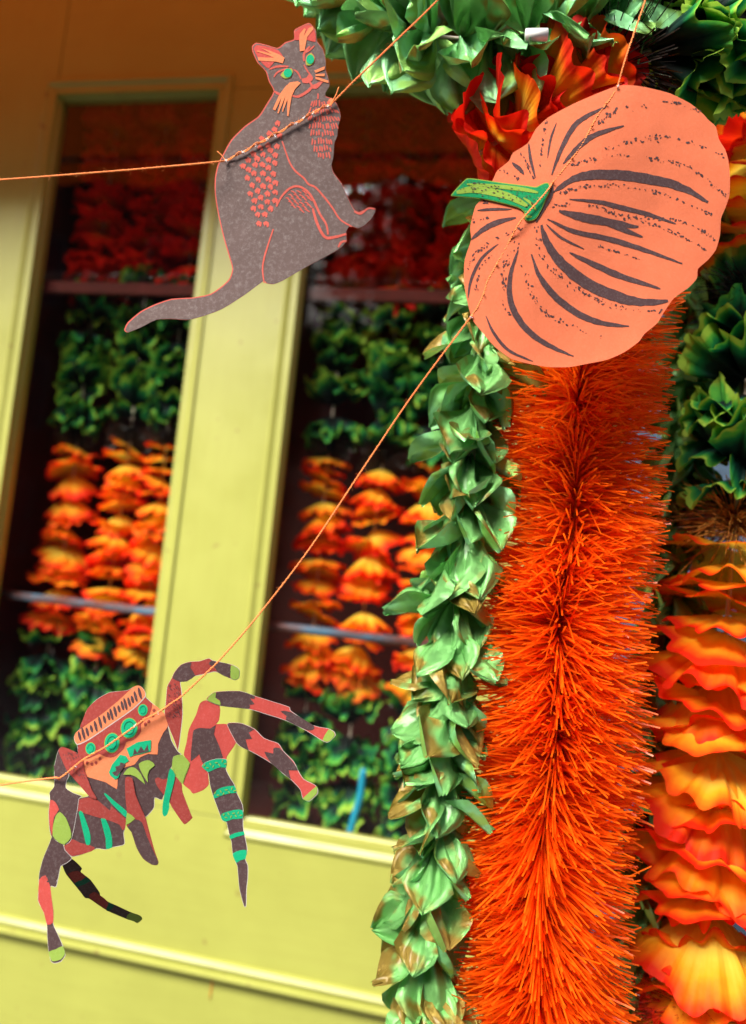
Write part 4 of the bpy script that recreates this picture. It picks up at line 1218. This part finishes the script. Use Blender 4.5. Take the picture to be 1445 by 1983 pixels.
leg_sheet('leg', qD([(560, 575), (600, 558), (680, 565), (780, 610), (850, 680), (960, 720), (1000, 780), (1080, 860), (1120, 940), (1160, 1000), (1240, 1040), (1268, 1070), (1265, 1115), (1200, 1172), (1150, 1150), (1130, 1080), (1060, 1005), (1000, 960), (910, 880), (830, 830), (730, 775), (690, 760), (635, 720)]), M_BRED, dspi, [
    ('patch', qD([(563, 576), (600, 562), (680, 568), (772, 612), (730, 635), (755, 685), (705, 690), (728, 770), (690, 757), (638, 718)]), M_PLUM), ('patch', qD([(920, 760), (970, 757), (1076, 870), (1112, 932), (1040, 930), (1058, 1000), (1000, 955), (900, 870), (850, 785), (920, 800)]), M_PLUM), ('foot', qD([(1155, 1143), (1255, 1054), (1264, 1075), (1258, 1112), (1200, 1166), (1162, 1160)]), M_LIME)], 0.0012)
fl = leg_sheet('striped_leg', qE([(545, 265), (600, 210), (720, 175), (830, 180), (840, 220), (830, 300), (880, 400), (930, 480), (960, 580), (1025, 720), (1030, 870), (1030, 970), (1045, 1050), (1075, 1200), (1075, 1270), (1055, 1345), (1085, 1420), (1085, 1560), (1070, 1700), (1065, 1890), (1035, 1890), (985, 1700), (970, 1560), (960, 1430), (945, 1395), (905, 1290), (890, 1140), (860, 1040), (835, 920), (790, 900), (765, 850), (710, 700), (680, 620), (640, 480), (620, 340)]), M_PLUM, dspi, [
    ('band', qE([(545, 265), (600, 212), (720, 178), (826, 183), (836, 220), (826, 278), (760, 275), (690, 300), (620, 330)]), M_TEAL), ('band', qE([(680, 605), (720, 540), (800, 505), (925, 490), (948, 570), (860, 580), (760, 610), (695, 640)]), M_TEAL),
    ('band', qE([(768, 850), (790, 810), (930, 770), (1020, 775), (1022, 868), (900, 880), (828, 908), (785, 890)]), M_TEAL), ('band', qE([(866, 1075), (930, 1042), (1033, 1022), (1040, 1060), (950, 1085), (884, 1112)]), M_TEAL), ('band', qE([(908, 1277), (990, 1242), (1070, 1242), (1055, 1338), (1000, 1355), (948, 1388), (918, 1330)]), M_TEAL)], 0.0016)
pl = []
for (x0, y0, x1, y1) in ((575, 275, 820, 220), (700, 595, 930, 535), (800, 850, 1000, 820)):
    for k in range(8):
        t = k/7
        pl.append(ell(*qE([(x0+(x1-x0)*t, y0+(y1-y0)*t+(14 if k % 2 else -22))])[0], 1.1, 3.0, 0.6+k, 6, 0.2))
multi('band_flecks', pl, dspi, 0.0016+0.0006, M_LGREEN, fl)

# ================================================================== THREADS
def ply(pts, rad=0.00042, pitch=0.0042):
    ln = smooth_line(pts, 14)
    # resample evenly
    dist = [0.0]
    for a, b_ in zip(ln, ln[1:]):
        dist.append(dist[-1]+(b_-a).length)
    n = int(dist[-1]/(pitch/7))
    even, i = [], 0
    for k in range(n+1):
        s = dist[-1]*k/n
        while i < len(dist)-2 and dist[i+1] < s:
            i += 1
        even.append(ln[i].lerp(ln[i+1], (s-dist[i])/max(1e-9, dist[i+1]-dist[i])))
    fr = frames(even)
    geos = []
    for ph in (0, math.pi):
        hel = []
        for k, (p, t, nn, bb) in enumerate(fr):
            a = 2*math.pi*(k/7) + ph
            rr = rad*(0.85+0.12*math.sin(k*0.13+ph))
            hel.append(p + nn*(rr*math.cos(a)) + bb*(rr*math.sin(a)))
        geos.append(tube_geo(hel, lambda s: rad*(0.92+0.16*math.sin(s*190+ph)), 5))
    return geos, fr

def fuzz(fr, n, ln=0.004):
    geos = []
    for _ in range(n):
        p, t, nn, bb = random.choice(fr)
        a = random.uniform(0, 6.28)
        d = (nn*math.cos(a)+bb*math.sin(a) + t*random.uniform(-1.2, 1.2)).normalized()
        l_ = random.uniform(0.3, 1.0)*ln
        geos.append(tube_geo([p, p+d*l_*0.6+t*l_*0.2, p+d*l_], 0.00006, 3))
    return geos

def thread(label, pts, base):
    t = empty('thread', base, label, 'thread')
    geos, fr = ply(pts)
    v, f = merge(geos); mesh('strand', v, f, M_THREAD, t, True)
    v, f = merge(fuzz(fr, 420)); o_ = mesh('fuzz', v, f, M_THREAD, t); o_['kind'] = 'stuff'
    return t

def onp(px, py, dep, off):
    return P(px, py, dep(px, py)-off)
# thread 1: cat
cst = [(437, 311), (455, 302), (470, 295), (487, 285), (505, 276), (522, 266), (540, 257), (556, 247), (573, 238), (590, 229), (605, 219), (620, 211), (634, 205), (646, 197)]
t1 = [P(-420, 372, 0.60), P(-60, 352, 0.572), P(200, 333, 0.561), P(330, 322, 0.557), P(415, 314, 0.5555)] + [onp(x, y, dcat, 0.0024) for x, y in cst] + [P(690, 153, 0.553), P(770, 76, 0.555), P(850, -2, 0.560), P(1000, -160, 0.58), P(1240, -420, 0.66)]
o1 = thread('twisted orange thread carrying the paper cat', t1, t1[-1])
geos = []
for k in range(len(cst)-1):
    a, b_ = onp(*cst[k], dcat, 0.003), onp(*cst[k+1], dcat, 0.003)
    mid = a.lerp(b_, 0.5) + up*0.0014*(1 if k % 2 else -1) - fw*0.0006
    geos.append(tube_geo(smooth_line([a, mid, b_], 4), 0.00033, 5))
for (x, y, dx, dy) in ((437, 311, -16, -18), (642, 199, 14, -30)):
    a = onp(x, y, dcat, 0.003)
    e_ = P(x+dx, y+dy, dcat(x, y)-0.003)
    geos.append(tube_geo(smooth_line([a, a.lerp(e_, 0.5)+rt*0.0006, e_], 4), 0.00036, 5))
v, f = merge(geos); mesh('stitches', v, f, M_THREAD, o1, True)['kind'] = 'stuff'
geos = []
for x, y in [(438, 312), (470, 296), (498, 283), (518, 270), (534, 262), (575, 238), (590, 229), (606, 220), (634, 207)]:
    c_ = onp(x+random.uniform(-2, 2), y+random.uniform(-2, 2), dcat, 0.003)
    for _ in range(7):
        d = Vector((random.gauss(0, 1), random.gauss(0, 1), random.gauss(0, 1))).normalized()*random.uniform(0.0008, 0.0020)
        geos.append(tube_geo([c_-d*0.3, c_+d], 0.00026, 4))
v, f = merge(geos); mesh('stitch_fluff', v, f, M_FLUFF, o1)['kind'] = 'stuff'
# thread 2: spider and pumpkin
s_pts = [(104, 1506), (113, 1508), (128, 1498), (140, 1488), (158, 1473), (180, 1460), (205, 1446), (228, 1430), (252, 1413), (280, 1393), (300, 1383), (318, 1372), (333, 1361), (352, 1348)]
p_pts = [(913, 612), (926, 592), (937, 568), (944, 545), (962, 512), (985, 470)]
p2 = [(1003, 437), (1020, 415), (1058, 372), (1072, 352), (1090, 330), (1110, 305), (1130, 275), (1146, 245), (1160, 220), (1176, 200), (1188, 182), (1196, 168)]
t2 = [P(-420, 1570, 0.60), P(-80, 1533, 0.572), P(20, 1517, 0.562)] + [onp(x, y, dspi, 0.0046) for x, y in s_pts] + [P(400, 1303, 0.551), P(430, 1273, 0.551), P(500, 1192, 0.552), P(600, 1062, 0.554), P(700, 912, 0.557), P(800, 764, 0.560)] + \
     [onp(x, y, dpump, -0.0003) for x, y in p_pts] + [onp(x, y, dpump, 0.0034) for x, y in p2[:3]] + [onp(x, y, dpump, -0.0003) for x, y in p2[3:]] + [P(1212, 112, 0.560), P(1250, 0, 0.565), P(1290, -130, 0.59), P(1350, -400, 0.66)]
o2 = thread('twisted orange thread carrying the paper spider and pumpkin', t2, t2[-1])
geos = []
for k, (x, y) in enumerate(s_pts[1:-1:2] + p_pts[::2] + p2[3::2]):
    dep = dspi if x < 600 else dpump
    a = onp(x, y, dep, 0.0046 if x < 600 else 0.0014)
    for _ in range(4):
        d = Vector((random.gauss(0, 1), random.gauss(0, 1), random.gauss(0, 1))).normalized()*0.0014
        geos.append(tube_geo([a-d*0.4, a+d], 0.0003, 4))
v, f = merge(geos); mesh('stitches', v, f, M_THREAD, o2, True)['kind'] = 'stuff'
geos = []
for x, y in ((1197, 166), (912, 614), (306, 1380), (146, 1484), (262, 1405)):
    dep = dspi if x < 600 else dpump
    a = onp(x, y, dep, 0.0046 if x < 600 else 0.0014)
    for _ in range(7):
        d = Vector((random.gauss(0, 1), random.gauss(0, 1), random.gauss(0, 1))).normalized()*random.uniform(0.0006, 0.0016)
        geos.append(tube_geo([a-d*0.3, a+d], 0.00024, 4))
v, f = merge(geos); mesh('stitch_fluff', v, f, M_FLUFF, o2)['kind'] = 'stuff'
bpy.context.view_layer.update()
